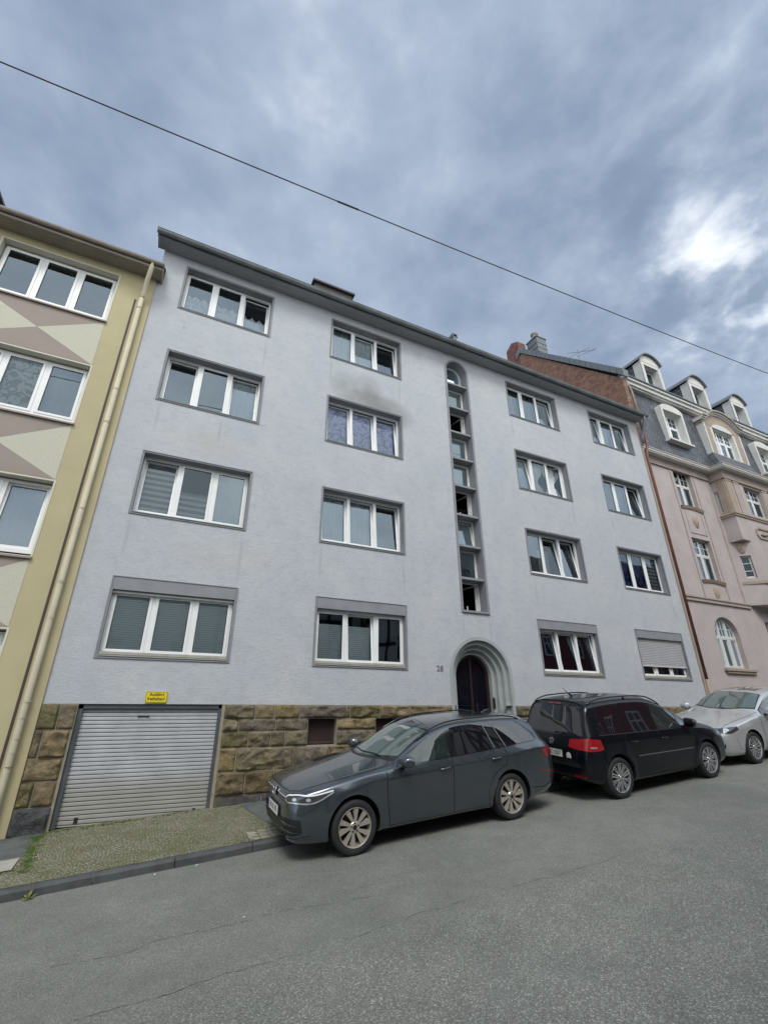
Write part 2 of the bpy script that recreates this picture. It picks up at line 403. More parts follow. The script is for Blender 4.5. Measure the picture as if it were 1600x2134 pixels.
DOORF = simple('door_surround_paint', (.36, .385, .375), .75, var=.08, vs=3, bump=.15)
DOORW = simple('dark_brown_door', (.028, .012, .010), .45, var=.2, vs=6)
DOORG = simple('dark_door_glass', (.004, .005, .010), .08, spec=.6)
GARM = Mat('aluminium_garage_slats', (.37, .38, .395), .5, metal=.05)
_c = GARM.mix(GARM.ramp(GARM.noise(9, 5, .65, scale=(.6, 1, 5)), [(.60, 0.), (.66, .7)]), (.37, .38, .395), (.16, .15, .16))
_sx = GARM.N('ShaderNodeSeparateXYZ'); GARM.L(GARM.coord(), _sx.inputs[0])
_band = GARM.ramp(GARM.math('ABSOLUTE', GARM.math('SUBTRACT', _sx.outputs[2], 1.25)), [(.1, 1.), (.55, 0.)])
_c2 = GARM.mix(_band, (.37, .38, .395), _c)
GARM.color(GARM.mix(GARM.ramp(_sx.outputs[2], [(.0, .6), (.12, .35), (.3, 0.)]), GARM.mix(1., _c2, GARM.ramp(GARM.noise(3, 5), [(.3, .86), (.7, 1.1)]), 'MULTIPLY'), (.22, .20, .15)))
GARM = GARM.m
WIRE = simple('cable_rubber', (.02, .02, .022), .6)
CELLAR = simple('rusty_brown_hatch', (.05, .03, .028), .7, var=.2)
ANT = simple('grey_aerial', (.2, .2, .2), .5)

# ------------------------------------------------------------------ mesh helpers
def tag(o, label=None, cat=None, group=None, kind=None):
    if label: o['label'] = label
    if cat: o['category'] = cat
    if group: o['group'] = group
    if kind: o['kind'] = kind
    return o
def root(name, loc, label=None, cat=None, group=None, kind=None, rot=None):
    o = bpy.data.objects.new(name, None); COL.objects.link(o); o.location = loc
    o.empty_display_size = .3
    if rot is not None: o.rotation_euler = rot
    o['_w'] = 1
    return tag(o, label, cat, group, kind)
def origin_of(o):
    v = Vector((0, 0, 0))
    while o is not None:
        v = v + o.location; o = o.parent
    return v
class MB:
    def __init__(s): s.v = []; s.f = []; s.m = []; s.col = []
    def add(s, verts, faces, mi=0):
        b = len(s.v); s.v += [tuple(p) for p in verts]
        for f in faces: s.f.append(tuple(i + b for i in f)); s.m.append(mi)
        return s
    def quad(s, a, b, c, d, mi=0): return s.add([a, b, c, d], [(0, 1, 2, 3)], mi)
    def box(s, x0, x1, y0, y1, z0, z1, mi=0):
        v = [(x0, y0, z0), (x1, y0, z0), (x1, y1, z0), (x0, y1, z0), (x0, y0, z1), (x1, y0, z1), (x1, y1, z1), (x0, y1, z1)]
        return s.add(v, [(0, 3, 2, 1), (4, 5, 6, 7), (0, 1, 5, 4), (1, 2, 6, 5), (2, 3, 7, 6), (3, 0, 4, 7)], mi)
    def prism(s, pts, a0, a1, axis='y', mi=0):
        """pts: 2D outline; axis y -> (x,z) swept in y, x -> (y,z) swept in x, z -> (x,y) swept in z"""
        f = {'y': lambda p, a: (p[0], a, p[1]), 'x': lambda p, a: (a, p[0], p[1]), 'z': lambda p, a: (p[0], p[1], a)}[axis]
        n = len(pts); v = [f(p, a0) for p in pts] + [f(p, a1) for p in pts]
        fs = [tuple(range(n))[::-1], tuple(range(n, 2 * n))] + [(i, (i + 1) % n, n + (i + 1) % n, n + i) for i in range(n)]
        return s.add(v, fs, mi)
    def tube(s, pts, r, n=10, mi=0, cap=True):
        pts = [Vector(p) for p in pts]; rings = []; up = Vector((0, 0, 1))
        rr = r if isinstance(r, (list, tuple)) else [r] * len(pts)
        for i, p in enumerate(pts):
            d = (pts[min(i + 1, len(pts) - 1)] - pts[max(i - 1, 0)]).normalized()
            u = up if abs(d.z) < .95 else Vector((1, 0, 0))
            a = d.cross(u).normalized(); b = d.cross(a).normalized()
            rings.append([p + a * cos(2 * pi * k / n) * rr[i] + b * sin(2 * pi * k / n) * rr[i] for k in range(n)])
        v = [q for g in rings for q in g]; f = []
        for i in range(len(pts) - 1):
            for k in range(n): f.append((i * n + k, i * n + (k + 1) % n, (i + 1) * n + (k + 1) % n, (i + 1) * n + k))
        if cap: f.append(tuple(range(n))); f.append(tuple((len(pts) - 1) * n + k for k in range(n))[::-1])
        return s.add(v, f, mi)
    def lathe(s, prof, c, axis='y', n=40, mi=0, close=False):
        """prof: (r, a) pairs, a along axis"""
        v = []; f = []; c = Vector(c)
        for r, a in prof:
            for k in range(n):
                t = 2 * pi * k / n
                if axis == 'y': v.append(c + Vector((r * cos(t), a, r * sin(t))))
                elif axis == 'z': v.append(c + Vector((r * cos(t), r * sin(t), a)))
                else: v.append(c + Vector((a, r * cos(t), r * sin(t))))
        m = len(prof)
        for i in range(m - 1 + (1 if close else 0)):
            j = (i + 1) % m
            for k in range(n): f.append((i * n + k, i * n + (k + 1) % n, j * n + (k + 1) % n, j * n + k))
        return s.add(v, f, mi)
    def ring(s, outer, inner, y0, y1, mi=0):
        """frame between two same-length outlines (x,z), swept y0..y1"""
        n = len(outer)
        v = [(p[0], y0, p[1]) for p in outer] + [(p[0], y0, p[1]) for p in inner] + [(p[0], y1, p[1]) for p in outer] + [(p[0], y1, p[1]) for p in inner]
        f = []
        for i in range(n):
            j = (i + 1) % n
            f += [(i, j, n + j, n + i), (2 * n + i, 3 * n + i, 3 * n + j, 2 * n + j), (i, 2 * n + i, 2 * n + j, j), (n + i, n + j, 3 * n + j, 3 * n + i)]
        return s.add(v, f, mi)
    def rect_ring(s, x0, x1, z0, z1, w, y0, y1, mi=0, wb=None):
        wb = w if wb is None else wb
        return s.ring([(x0, z0), (x1, z0), (x1, z1), (x0, z1)], [(x0 + w, z0 + wb), (x1 - w, z0 + wb), (x1 - w, z1 - w), (x0 + w, z1 - w)], y0, y1, mi)
    def build(s, name, mats, parent=None, smooth=False, local=False, recalc=True, bevel=0., auto=None):
        if not isinstance(mats, (list, tuple)): mats = [mats]
        me = bpy.data.meshes.new(name)
        off = Vector((0, 0, 0))
        if parent is not None and not local: off = origin_of(parent)
        me.from_pydata([Vector(p) - off for p in s.v], [], s.f)
        for m in mats: me.materials.append(m)
        for p, mi in zip(me.polygons, s.m): p.material_index = mi
        if s.col:
            at = me.color_attributes.new('tone', 'FLOAT_COLOR', 'CORNER')
            k = 0
            for fi, p in enumerate(me.polygons):
                for _ in range(p.loop_total): at.data[p.loop_start + _].color = (*s.col[fi], 1)
        if recalc:
            bm = bmesh.new(); bm.from_mesh(me); bmesh.ops.recalc_face_normals(bm, faces=bm.faces); bm.to_mesh(me); bm.free()
        if smooth or auto is not None:
            for p in me.polygons: p.use_smooth = True
            if auto is not None: me.set_sharp_from_angle(angle=radians(auto))
        me.update()
        o = bpy.data.objects.new(name, me); COL.objects.link(o)
        if parent is not None: o.parent = parent
        if bevel:
            b = o.modifiers.new('bevel', 'BEVEL'); b.width = bevel; b.segments = 2; b.limit_method = 'ANGLE'; b.angle_limit = radians(40)
        return o

def arch_pts(cx_, zs, r, n=20, rz=None):
    rz = r if rz is None else rz
    return [(cx_ + r * cos(pi - pi * k / n), zs + rz * sin(pi - pi * k / n)) for k in range(n + 1)]

def wall_grid(mb, y, x0, x1, z0, z1, holes, mi=0, maxcell=1.5):
    """flat wall at y with rectangular holes (hx0,hx1,hz0,hz1)"""
    xs = sorted(set([x0, x1] + [h[0] for h in holes] + [h[1] for h in holes]))
    zs = sorted(set([z0, z1] + [h[2] for h in holes] + [h[3] for h in holes]))
    xs = [x for x in xs if x0 <= x <= x1]; zs = [z for z in zs if z0 <= z <= z1]
    for i in range(len(xs) - 1):
        for j in range(len(zs) - 1):
            cx_, cz_ = (xs[i] + xs[i + 1]) / 2, (zs[j] + zs[j + 1]) / 2
            if any(h[0] < cx_ < h[1] and h[2] < cz_ < h[3] for h in holes): continue
            mb.quad((xs[i], y, zs[j]), (xs[i + 1], y, zs[j]), (xs[i + 1], y, zs[j + 1]), (xs[i], y, zs[j + 1]), mi)
def arch_fill(mb, y, cx_, zs, r, ztop, xl, xr, mi=0, n=24, rz=None):
    """fills the rectangle xl..xr, zs..ztop above an arch"""
    P = arch_pts(cx_, zs, r, n, rz)
    for k in range(n):
        a, b = P[k], P[k + 1]
        ax = xl if k == 0 else a[0]; bx = xr if k == n - 1 else b[0]
        mb.quad((a[0], y, a[1]), (b[0], y, b[1]), (bx if k == n - 1 else b[0], y, ztop), (ax if k == 0 else a[0], y, ztop), mi)

def text_mesh(name, body, size, mat, parent, loc, rot, extrude=.002, local=False, sx=1., align='CENTER', bold=0.):
    cu = bpy.data.curves.new(name + '_curve', 'FONT'); cu.body = body; cu.size = size; cu.extrude = extrude; cu.align_x = align; cu.align_y = 'CENTER'
    cu.offset = bold; cu.space_character = 1.12 if name == 'house_number' else 1.0; cu.space_line = .95
    tmp = bpy.data.objects.new(name + '_tmp', cu); COL.objects.link(tmp)
    dg = bpy.context.evaluated_depsgraph_get(); me = bpy.data.meshes.new_from_object(tmp.evaluated_get(dg))
    bpy.data.objects.remove(tmp); bpy.data.curves.remove(cu)
    me.name = name; me.materials.clear(); me.materials.append(mat)
    mt = Matrix.Translation(Vector(loc) - (Vector((0, 0, 0)) if local or parent is None else origin_of(parent))) @ rot.to_matrix().to_4x4() @ Matrix.Diagonal((sx, 1, 1, 1))
    me.transform(mt)
    o = bpy.data.objects.new(name, me); COL.objects.link(o)
    if parent is not None: o.parent = parent
    return o
from mathutils import Euler
FACE = Euler((pi / 2, 0, 0))       # text standing on a wall, read from -y

# ------------------------------------------------------------------ windows of the grey house
def folds(mb, x0, x1, z0, z1, y, amp, wl, mi=0, n=None, scallop=0., zt=None):
    n = n or max(10, int((x1 - x0) / wl * 6)); b = len(mb.v)
    ph = rnd.uniform(0, 6)
    vs = []
    for k in range(n + 1):
        x = x0 + (x1 - x0) * k / n
        yy = y + amp * sin(2 * pi * x / wl + ph) + amp * .5 * sin(2 * pi * x / wl * .37 + 2 * ph)
        zz = z0 if not scallop else z0
        top = z1 if not scallop else z1 - scallop * abs(((x - x0) / (wl * 2.2)) % 1 - .5) * 2
        vs += [(x, yy, zz), (x, yy, top)]
    mb.add(vs, [(2 * k, 2 * k + 2, 2 * k + 3, 2 * k + 1) for k in range(n)], mi)

def blind_slats(mb, x0, x1, z0, z1, y, pitch=.045, mi=0):
    z = z0
    while z < z1:
        mb.quad((x0, y + .003, z), (x1, y + .003, z), (x1, y - .003, z + pitch * .90), (x0, y - .003, z + pitch * .90), mi); z += pitch
def rotx(p, pivot, a):   # tilt about a horizontal line, top goes to +y
    dy, dz = p[1] - pivot[0], p[2] - pivot[1]
    return (p[0], pivot[0] + dy * cos(a) + dz * sin(a), pivot[1] - dy * sin(a) + dz * cos(a))
def rotz(p, px, py, a):
    dx, dy = p[0] - px, p[1] - py
    return (px + dx * cos(a) - dy * sin(a), py + dx * sin(a) + dy * cos(a), p[2])

def casement_window(par, x0, x1, z0, z1, tilts, covers, box=0., shutter=0., y0=0., depth=.19, surround=True, room=ROOM, label=None, upvc=UPVC):
    """x0..z1 is the outer edge of the painted surround. tilts: degrees per sash ('open' = swung in)"""
    t = .048
    w = MB(); yf = y0 + depth
    ix0, ix1, iz0, iz1 = x0 + t, x1 - t, z0 + t, z1 - t - box
    # outer frame, mullions, bottom profile
    w.rect_ring(ix0, ix1, iz0, iz1, .05, yf, yf + .07, wb=.085)
    n = len(tilts); iw = (ix1 - ix0 - .10 - (n - 1) * .085) / n
    xs = []
    for k in range(n):
        a = ix0 + .05 + k * (iw + .085); xs.append((a, a + iw))
        if k: w.box(a - .085, a, yf, yf + .07, iz0 + .085, iz1 - .05)
    o = w.build('window', upvc, par, bevel=.004)
    if label: o['label'] = label
    off = o
    if surround:
        s = MB()
        s.rect_ring(x0, x1, z0, z1, .016, y0 - .022, y0 + .006)            # thin raised rim
        s.rect_ring(x0 + .016, x1 - .016, z0 + .016, z1 - .016, .032, y0 - .010, y0 + .006)
        # reveals (from the band back to the frame)
        a0, a1, b0, b1 = ix0, ix1, iz0, z1 - t
        s.quad((a0, y0 - .009, b0), (a0, yf + .06, b0), (a0, yf + .06, b1), (a0, y0 - .009, b1))
        s.quad((a1, y0 - .009, b0), (a1, yf + .06, b0), (a1, yf + .06, b1), (a1, y0 - .009, b1))
        s.quad((a0, y0 - .009, b1), (a1, y0 - .009, b1), (a1, yf + .06, b1), (a0, yf + .06, b1))
        s.quad((a0, y0 - .009, b0), (a1, y0 - .009, b0), (a1, yf + .06, b0), (a0, yf + .06, b0))
        if box: s.box(a0 + .002, a1 - .002, y0 - .016, yf + .05, b1 - box, b1 - .002)
        s.build('surround', SURR, off, recalc=False)
        sl = MB()
        sl.prism([(y0 - .028, b0 + .004), (yf - .002, b0 + .03), (yf - .002, b0 + .008), (y0 - .028, b0 - .012)], a0 + .002, a1 - .002, 'x')
        if box: sl.box(a0 + .004, a1 - .004, y0 + .01, y0 + .09, b0 + .02, b0 + .07)
        sl.build('sill', SILLM if box else SURR, off)
    for k, (a, b) in enumerate(xs):
        z_0, z_1 = iz0 + .085, iz1 - .05
        fr = MB(); fr.rect_ring(a - .012, b + .012, z_0 - .012, z_1 + .012, .055, yf - .012, yf + .045)
        gk = MB(); gk.rect_ring(a + .0415, b - .0415, z_0 + .0415, z_1 - .0415, .008, yf - .006, yf - .002)
        pn = MB(); pn.quad((a + .04, yf + .01, z_0 + .04), (b - .04, yf + .01, z_0 + .04), (b - .04, yf + .01, z_1 - .04), (a + .04, yf + .01, z_1 - .04))
        tl = tilts[k]
        for q in (fr, gk, pn):
            if tl == 'open': q.v = [rotz(p, b, yf + .05, radians(-52)) for p in q.v]
            elif tl: q.v = [rotx((p[0], p[1] + .02, p[2]), (yf + .05, z_0), radians(tl)) for p in q.v]
        so = fr.build('sash', upvc, off, bevel=.004)
        gk.build('gasket', GASKET, off); pn.build('pane', GLASSC if any(q[0] == k and q[1] in ('blind', 'flower', 'flowerg', 'bluec', 'stripe', 'tie', 'board') for q in covers) else GLASS, off, recalc=False)
    yc = yf + .20
    for c in covers:
        k, kind = c[0], c[1]; a, b = xs[k]; a -= .03; b += .03
        q0, q1 = iz0 + .05, iz1 + .03; h = q1 - q0
        m = MB()
        if kind == 'blind': lo = c[2] if len(c) > 2 else 1.; blind_slats(m, a + .03, b - .03, q0 + .04, q0 + h * lo, yf + (.075 if not tilts[k] else .14)); m.build('blind', BLIND, off, recalc=False)
        elif kind == 'lace': hi = c[2] if len(c) > 2 else .45; folds(m, a, b, q0, q0 + h * hi, yc, .012, .09, scallop=.10); m.build('curtain', LACE, off, recalc=False, smooth=True)
        elif kind == 'white': folds(m, a, b, q0, q1 - .02, yc, .016, .13); m.build('curtain', CURT, off, recalc=False, smooth=True)
        elif kind == 'grey': folds(m, a, b, q0, q1 - .02, yc, .016, .13); m.build('curtain', CURTG, off, recalc=False, smooth=True)
        elif kind in ('flower', 'flowerg', 'bluec', 'stripe'):
            hi = c[2] if len(c) > 2 else .95
            yq = yf + (.09 if not tilts[k] else .17)
            m.quad((a, yq, q0), (b, yq, q0), (b, yq, q0 + h * hi), (a, yq, q0 + h * hi))
            m.build('curtain', {'flower': FLOWER, 'flowerg': FLOWERG, 'bluec': BLUEC, 'stripe': STRIPE}[kind], off, recalc=False)
        elif kind == 'board': m.box(a - .02, b + .02, yf + .5, yf + .53, q0, q0 + h * (c[2] if len(c) > 2 else .6)); m.build('cupboard', CURTG, off)
        elif kind == 'red': folds(m, a, b, q0, q0 + h * .6, yc + .1, .02, .15); m.build('curtain', REDC, off, recalc=False, smooth=True)
        elif kind == 'tie':     # curtain gathered at its middle
            nn_ = 14; v = []; f = []
            for r_ in range(11):
                tt = r_ / 10; half = (b - a) / 2 * (1 - .62 * math.exp(-((tt - .45) / .2) ** 2))
                for q in range(nn_ + 1):
                    x = (a + b) / 2 + half * (2 * q / nn_ - 1) - (b - a) * .1 * math.exp(-((tt - .45) / .2) ** 2)
                    v.append((x, yc + .02 * sin(q * 2.1), q0 + h * tt * .97))
            for r_ in range(10):
                for q in range(nn_): i = r_ * (nn_ + 1) + q; f.append((i, i + 1, i + nn_ + 2, i + nn_ + 1))
            m.add(v, f); m.build('curtain', CURT, off, recalc=False, smooth=True)
    r = MB(); ya, yb = yf + .072, yf + 1.5
    X0, X1, Z0, Z1 = ix0 - .3, ix1 + .3, iz0 - .4, iz1 + .35
    r.quad((X0, yb, Z0), (X1, yb, Z0), (X1, yb, Z1), (X0, yb, Z1)); r.quad((X0, ya, Z1), (X1, ya, Z1), (X1, yb, Z1), (X0, yb, Z1)); r.quad((X0, ya, Z0), (X1, ya, Z0), (X1, yb, Z0), (X0, yb, Z0))
    r.quad((X0, ya, Z0), (X0, yb, Z0), (X0, yb, Z1), (X0, ya, Z1)); r.quad((X1, ya, Z0), (X1, yb, Z0), (X1, yb, Z1), (X1, ya, Z1))
    r.build('room', room, off, recalc=False)
    if shutter:
        sh = MB(); zt = z1 - t - box; zb = zt - shutter; z = zt; p = .052; ys = y0 + .05
        sec = [(ys, zb + .03), (ys + .012, zb)]
        while z > zb + .03:
            zz = max(z - p, zb + .03)
            sh.prism([(ys + .012, z), (ys, z - (z - zz) * .25), (ys, z - (z - zz) * .75), (ys + .012, zz), (ys + .016, zz), (ys + .016, z)], ix0 + .005, ix1 - .005, 'x'); z = zz
        sh.build('roller_shutter', SHUT, off)
        sb = MB(); sb.box(ix0 + .004, ix1 - .004, ys - .006, ys + .022, zb, zb + .032); sb.build('shutter_bar', UPVCD, off)
    return o

# ------------------------------------------------------------------ ground
def road_z(x, y): return -1.881 + .0687 * x + .0134 * y
def kerb_top(x): return road_z(x, -2.13) + .10
def wall_base(x): return -1.62 + .0575 * x if x > -3 else -1.7925 + .0687 * (x + 3)
def pave_z(x, y):
    t = min(max((y + 2.13) / 2.13, 0), 1)
    return kerb_top(x) * (1 - t) + wall_base(x) * t
mb = MB()
mb.add([(-400, -400, -27.6 - 8), (400, -400, 27.3 - 8), (400, 400, 27.3 - 8), (-400, 400, -27.6 - 8)], [(0, 1, 2, 3)])
tag(mb.build('ground', simple('distant_ground', (.13, .125, .11), .9, var=.2, vs=.05), recalc=False), kind='structure')
mb = MB(); X = [-60 + 4 * i for i in range(41)]
ys = [-8.9, -6.5, -4.5, -2.0]
for i in range(len(X) - 1):
    for j in range(3):
        mb.quad(*[(x, y, road_z(x, y)) for x, y in ((X[i], ys[j]), (X[i + 1], ys[j]), (X[i + 1], ys[j + 1]), (X[i], ys[j + 1]))])
tag(mb.build('road', ASPH, recalc=False), kind='structure')
mb = MB()
for i in range(len(X) - 1):
    for ya, yb in ((-2.0, -1.0), (-1.0, .0), (.0, .5)):
        mb.quad(*[(x, y, pave_z(x, min(y, 0))) for x, y in ((X[i], ya), (X[i + 1], ya), (X[i + 1], yb), (X[i], yb))])
tag(mb.build('pavement', SETTS, recalc=False), kind='structure')
mb = MB()
for i in range(len(X) - 1):
    mb.quad(*[(x, y, road_z(x, -8.9) + .11) for x, y in ((X[i], -13.6), (X[i + 1], -13.6), (X[i + 1], -8.9), (X[i], -8.9))])
    mb.quad((X[i], -8.9, road_z(X[i], -8.9) + .11), (X[i + 1], -8.9, road_z(X[i + 1], -8.9) + .11), (X[i + 1], -8.9, road_z(X[i + 1], -8.9) - .1), (X[i], -8.9, road_z(X[i], -8.9) - .1))
tag(mb.build('pavement', PATCH, recalc=False), kind='structure')
def sheet(name, poly, mat, lift=.004, n=6):
    """flat overlay following the pavement; poly (x,y) quad, subdivided"""
    m = MB(); a, b, c, d = [Vector((*p, 0)) for p in poly]
    g = []
    for i in range(n + 1):
        for j in range(n + 1):
            u, v = i / n, j / n; p = (a * (1 - u) + b * u) * (1 - v) + (d * (1 - u) + c * u) * v
            g.append((p.x, p.y, pave_z(p.x, p.y) + lift))
    m.add(g, [(i * (n + 1) + j, (i + 1) * (n + 1) + j, (i + 1) * (n + 1) + j + 1, i * (n + 1) + j + 1) for i in range(n) for j in range(n)])
    return tag(m.build(name, mat, recalc=False), kind='structure')
sheet('footway_tar', [(-14, -1.02), (-1.12, -1.02), (-1.05, -.06), (-14, -.06)], PATCH)
sheet('footway_tar', [(2.15, -1.4), (40, -1.4), (40, -.02), (1.9, -.02)], PATCH)
mb = MB(); x = -1.12
while x > -8:
    w = .52; yy0, yy1 = -1.46, -1.05
    mb.add([(x - w + .01, yy0, pave_z(x - w, yy0) + .012), (x - .01, yy0, pave_z(x, yy0) + .012), (x, yy1, pave_z(x, yy1) + .012), (x - w + .01, yy1, pave_z(x - w, yy1) + .012)], [(0, 1, 2, 3)]); x -= w
tag(mb.build('kerb_slabs', CONC, recalc=False), kind='structure')
# larger pale setts laid along the kerb beside the drive
mb = MB(); x = 1.75
while x < 3.6:
    y = -1.98
    for k in range(3):
        a, b = x + rnd.uniform(.005, .012), x + .15 - rnd.uniform(.005, .012); c, d = y + .008, y + .128
        mb.prism([(a, c), (b, c), (b, d), (a, d)], pave_z(x, y + .06) - .03, pave_z(x, y + .06) + .008 + rnd.uniform(0, .004), 'z'); y += .137
    x += .157
tag(mb.build('pale_setts', simple('pale_sett_stone', (.30, .28, .22), .85, var=.35, vs=7, bump=.4), bevel=.008), kind='structure')
# kerb stones
mb = MB(); x = -13.9
while x < 45:
    l = rnd.uniform(.92, 1.05); a, b = x + .006, x + l - .006; y0, y1 = -2.13 + rnd.uniform(-.008, .008), -1.985
    prof = lambda xx: [(xx, y0, road_z(xx, -2.13) - .1), (xx, y0, road_z(xx, -2.13) + .078), (xx, y0 + .028, kerb_top(xx) + .004), (xx, y1, kerb_top(xx) + .006), (xx, y1, road_z(xx, -2.13) - .1)]
    nseg = 5; v = []
    for k in range(nseg + 1):
        for q in prof(a + (b - a) * k / nseg): v.append((q[0], q[1] + rnd.uniform(-.004, .004), q[2] + rnd.uniform(-.003, .003)))
    f = [(5 * k + j, 5 * k + j + 1, 5 * k + 6 + j, 5 * k + 5 + j) for k in range(nseg) for j in range(4)] + [(0, 1, 2, 3, 4), tuple(5 * nseg + j for j in range(5))]
    mb.add(v, f); x += l
tag(mb.build('kerb', KERB, auto=40), kind='structure')
# cracks in the road surface
def crack(pts, w, seed):
    r = random.Random(seed); P = []
    for i in range(len(pts) - 1):
        a, b = Vector(pts[i]), Vector(pts[i + 1]); n = max(2, int((b - a).length / .05))
        for k in range(n): P.append(a.lerp(b, k / n))
    m = MB(); o = 0; prev = None
    for p in P:
        o = o * .8 + r.uniform(-.016, .016); ww = w * r.uniform(.25, 1.25)
        q = (p.x, p.y + o); z = road_z(*q) + .003
        cur = ((q[0], q[1] - ww, z), (q[0], q[1] + ww, z))
        if prev and r.random() > .22: m.quad(prev[0], cur[0], cur[1], prev[1])
        prev = cur
    return m
mb = crack([(-.3, -4.17), (.21, -4.28), (.51, -4.19), (1.22, -4.29), (1.64, -4.28), (2.27, -4.39), (2.6, -4.5)], .003, 1)
for s_, p_ in ((2, [(-.05, -5.15), (.62, -5.16), (1.53, -5.18), (2.19, -5.19), (2.72, -5.11), (3.46, -5.11), (4.58, -5.21), (6.2, -5.2)]), (3, [(2.3, -4.2), (3.0, -4.12), (3.6, -4.16)]), (4, [(8.3, -4.6), (9.6, -4.45), (11.2, -4.5), (14, -4.4)]), (5, [(.1, -4.2), (.45, -3.6), (.6, -3.1)])):
    m2 = crack(p_, .0022 if s_ != 2 else .0026, s_); mb.add(m2.v, m2.f)
tag(mb.build('road_cracks', CRACK, recalc=False), kind='structure')
# tiny scraps lying in the gutter
def scrap(x, y, s, ang):
    c, d = cos(ang) * s, sin(ang) * s; z = road_z(x, y) + .006 if y < -2.14 else pave_z(x, y) + .012
    m = MB(); m.add([(x - c, y - d, z), (x + d, y - c * .6, z + .004), (x + c, y + d, z + .010), (x - d, y + c * .6, z + .003)], [(0, 1, 2, 3)])
    return m.build('paper_scrap', LITTER, recalc=False)
for a_, lab in (((1.02, -2.22, .022, .3), 'small white paper scrap in the gutter, the one nearest the parked cars'), ((.52, -2.25, .014, .8), 'tiny white scrap on the asphalt by the kerb below the garage door'), ((1.27, -4.20, .016, .2), 'white fleck on the open road beside the long crack')):
    tag(scrap(*a_), lab, 'litter', 'paper scraps on the street')
# grass and moss
def blades(m, x, y, z, n, h, spread, r):
    for _ in range(n):
        a = r.uniform(0, 2 * pi); px, py = x + r.gauss(0, spread), y + r.gauss(0, spread * .5); l = h * r.uniform(.5, 1.2); lean = l * r.uniform(.2, .8); w = r.uniform(.002, .005)
        dx, dy = cos(a), sin(a)
        m.add([(px - dy * w, py + dx * w, z), (px + dy * w, py - dx * w, z), (px + dx * lean * .5, py + dy * lean * .5, z + l * .6), (px + dx * lean, py + dy * lean, z + l * .75)], [(0, 1, 2), (0, 2, 3)])
r_ = random.Random(3); mb = MB()
for _ in range(58):
    x = r_.choice([r_.gauss(-.35, .28), r_.gauss(.05, .12), r_.uniform(-.95, 1.35)]); y = -.04 - abs(r_.gauss(0, .05))
    if -1.0 < x < 1.4: blades(mb, x, y, pave_z(x, y), 14, .03, .02, r_)
for _ in range(110):
    y = r_.uniform(-1.6, -.15); x = -1.06 + r_.gauss(0, .035) - .06 * (y + .3); blades(mb, x, y, pave_z(x, y), 18, .022, .03, r_)
for _ in range(60):
    x = r_.uniform(-3, -1.12); y = -1.50 + r_.gauss(0, .02); blades(mb, x, y, pave_z(x, y), 16, .022, .03, r_)
for _ in range(60):
    x = r_.uniform(1.4, 2.6); y = -.12 - abs(r_.gauss(0, .12)); blades(mb, x, y, pave_z(x, y), 10, .016, .04, r_)
for _ in range(40):
    x = r_.uniform(-1.6, -1.0); y = -.10 - abs(r_.gauss(0, .03)); blades(mb, x, y, pave_z(x, y), 10, .016, .04, r_)
tag(mb.build('grass', GRASS, recalc=False), 'green grass and moss growing in the joints at the garage door and footway edge', 'grass', kind='stuff')
w_ = root('weed', (-.80, -2.16, road_z(-.8, -2.16)), 'small yellow-green weed rooted in the gutter at the foot of the kerb', 'weed')
mb = MB(); r_ = random.Random(11)
for k in range(16):
    a = k * 2.4; l = r_.uniform(.06, .13); e = r_.uniform(.1, .5) if k % 3 else 1.1
    d = Vector((cos(a) * cos(e), sin(a) * cos(e), sin(e))); s_ = Vector((-sin(a), cos(a), 0)); o_ = Vector((-.80, -2.17, road_z(-.8, -2.17) + .003))
    mb.add([o_, o_ + d * l * .55 + s_ * .012, o_ + d * l + Vector((0, 0, -.01)), o_ + d * l * .55 - s_ * .012], [(0, 1, 2, 3)])
mb.build('leaves', simple('yellow_green_leaf', (.24, .27, .08), .7, var=.2, vs=20), w_, recalc=False)
mb = MB(); mb.tube([(-.80, -2.16, road_z(-.8, -2.16)), (-.795, -2.15, -1.90), (-.77, -2.14, -1.83)], .003, 6); mb.build('stem', simple('weed_stem', (.26, .27, .12), .7), w_)

# ------------------------------------------------------------------ grey house
G = root('apartment_house', (7.56, 0, -1.2), 'grey plastered four-storey apartment house on a sandstone base with a tall strip of stair windows', 'building')
CX = [(-.916, 1.425), (3.138, 5.477), (9.676, 12.014), (13.721, 16.035)]
RZ = [(.929, 2.448), (3.753, 5.24), (6.582, 8.066), (9.406, 10.885)]
SX, SR, SZ0, SZS = 7.57, .44, 2.44, 10.50         # stair strip
DXc, DR, DZS = 7.60, .965, .855                    # door portal
holes = [(x0 + .04, x1 - .04, z0 + .04, z1 - .04) for x0, x1 in CX for z0, z1 in RZ]
holes += [(SX - SR, SX + SR, SZ0, SZS + SR), (DXc - DR, DXc + DR, -1.4, DZS + DR)]
mb = MB()
wall_grid(mb, 0, -1.5, 16.62, .165, 11.20, holes)
arch_fill(mb, 0, SX, SZS, SR, SZS + SR, SX - SR, SX + SR)
arch_fill(mb, 0, DXc, DZS, DR, DZS + DR, DXc - DR, DXc + DR)
mb.quad((-1.5, 0, .165), (16.62, 0, .165), (16.62, .10, .165), (-1.5, .10, .165))
for x in (-1.5, 16.62): mb.quad((x, 0, -2.6), (x, 11, -2.6), (x, 11, 11.2), (x, 0, 11.2))
mb.quad((-1.5, 11, -2.6), (16.62, 11, -2.6), (16.62, 11, 11.2), (-1.5, 11, 11.2))
mb.build('wall', PLASTER, G, recalc=False)
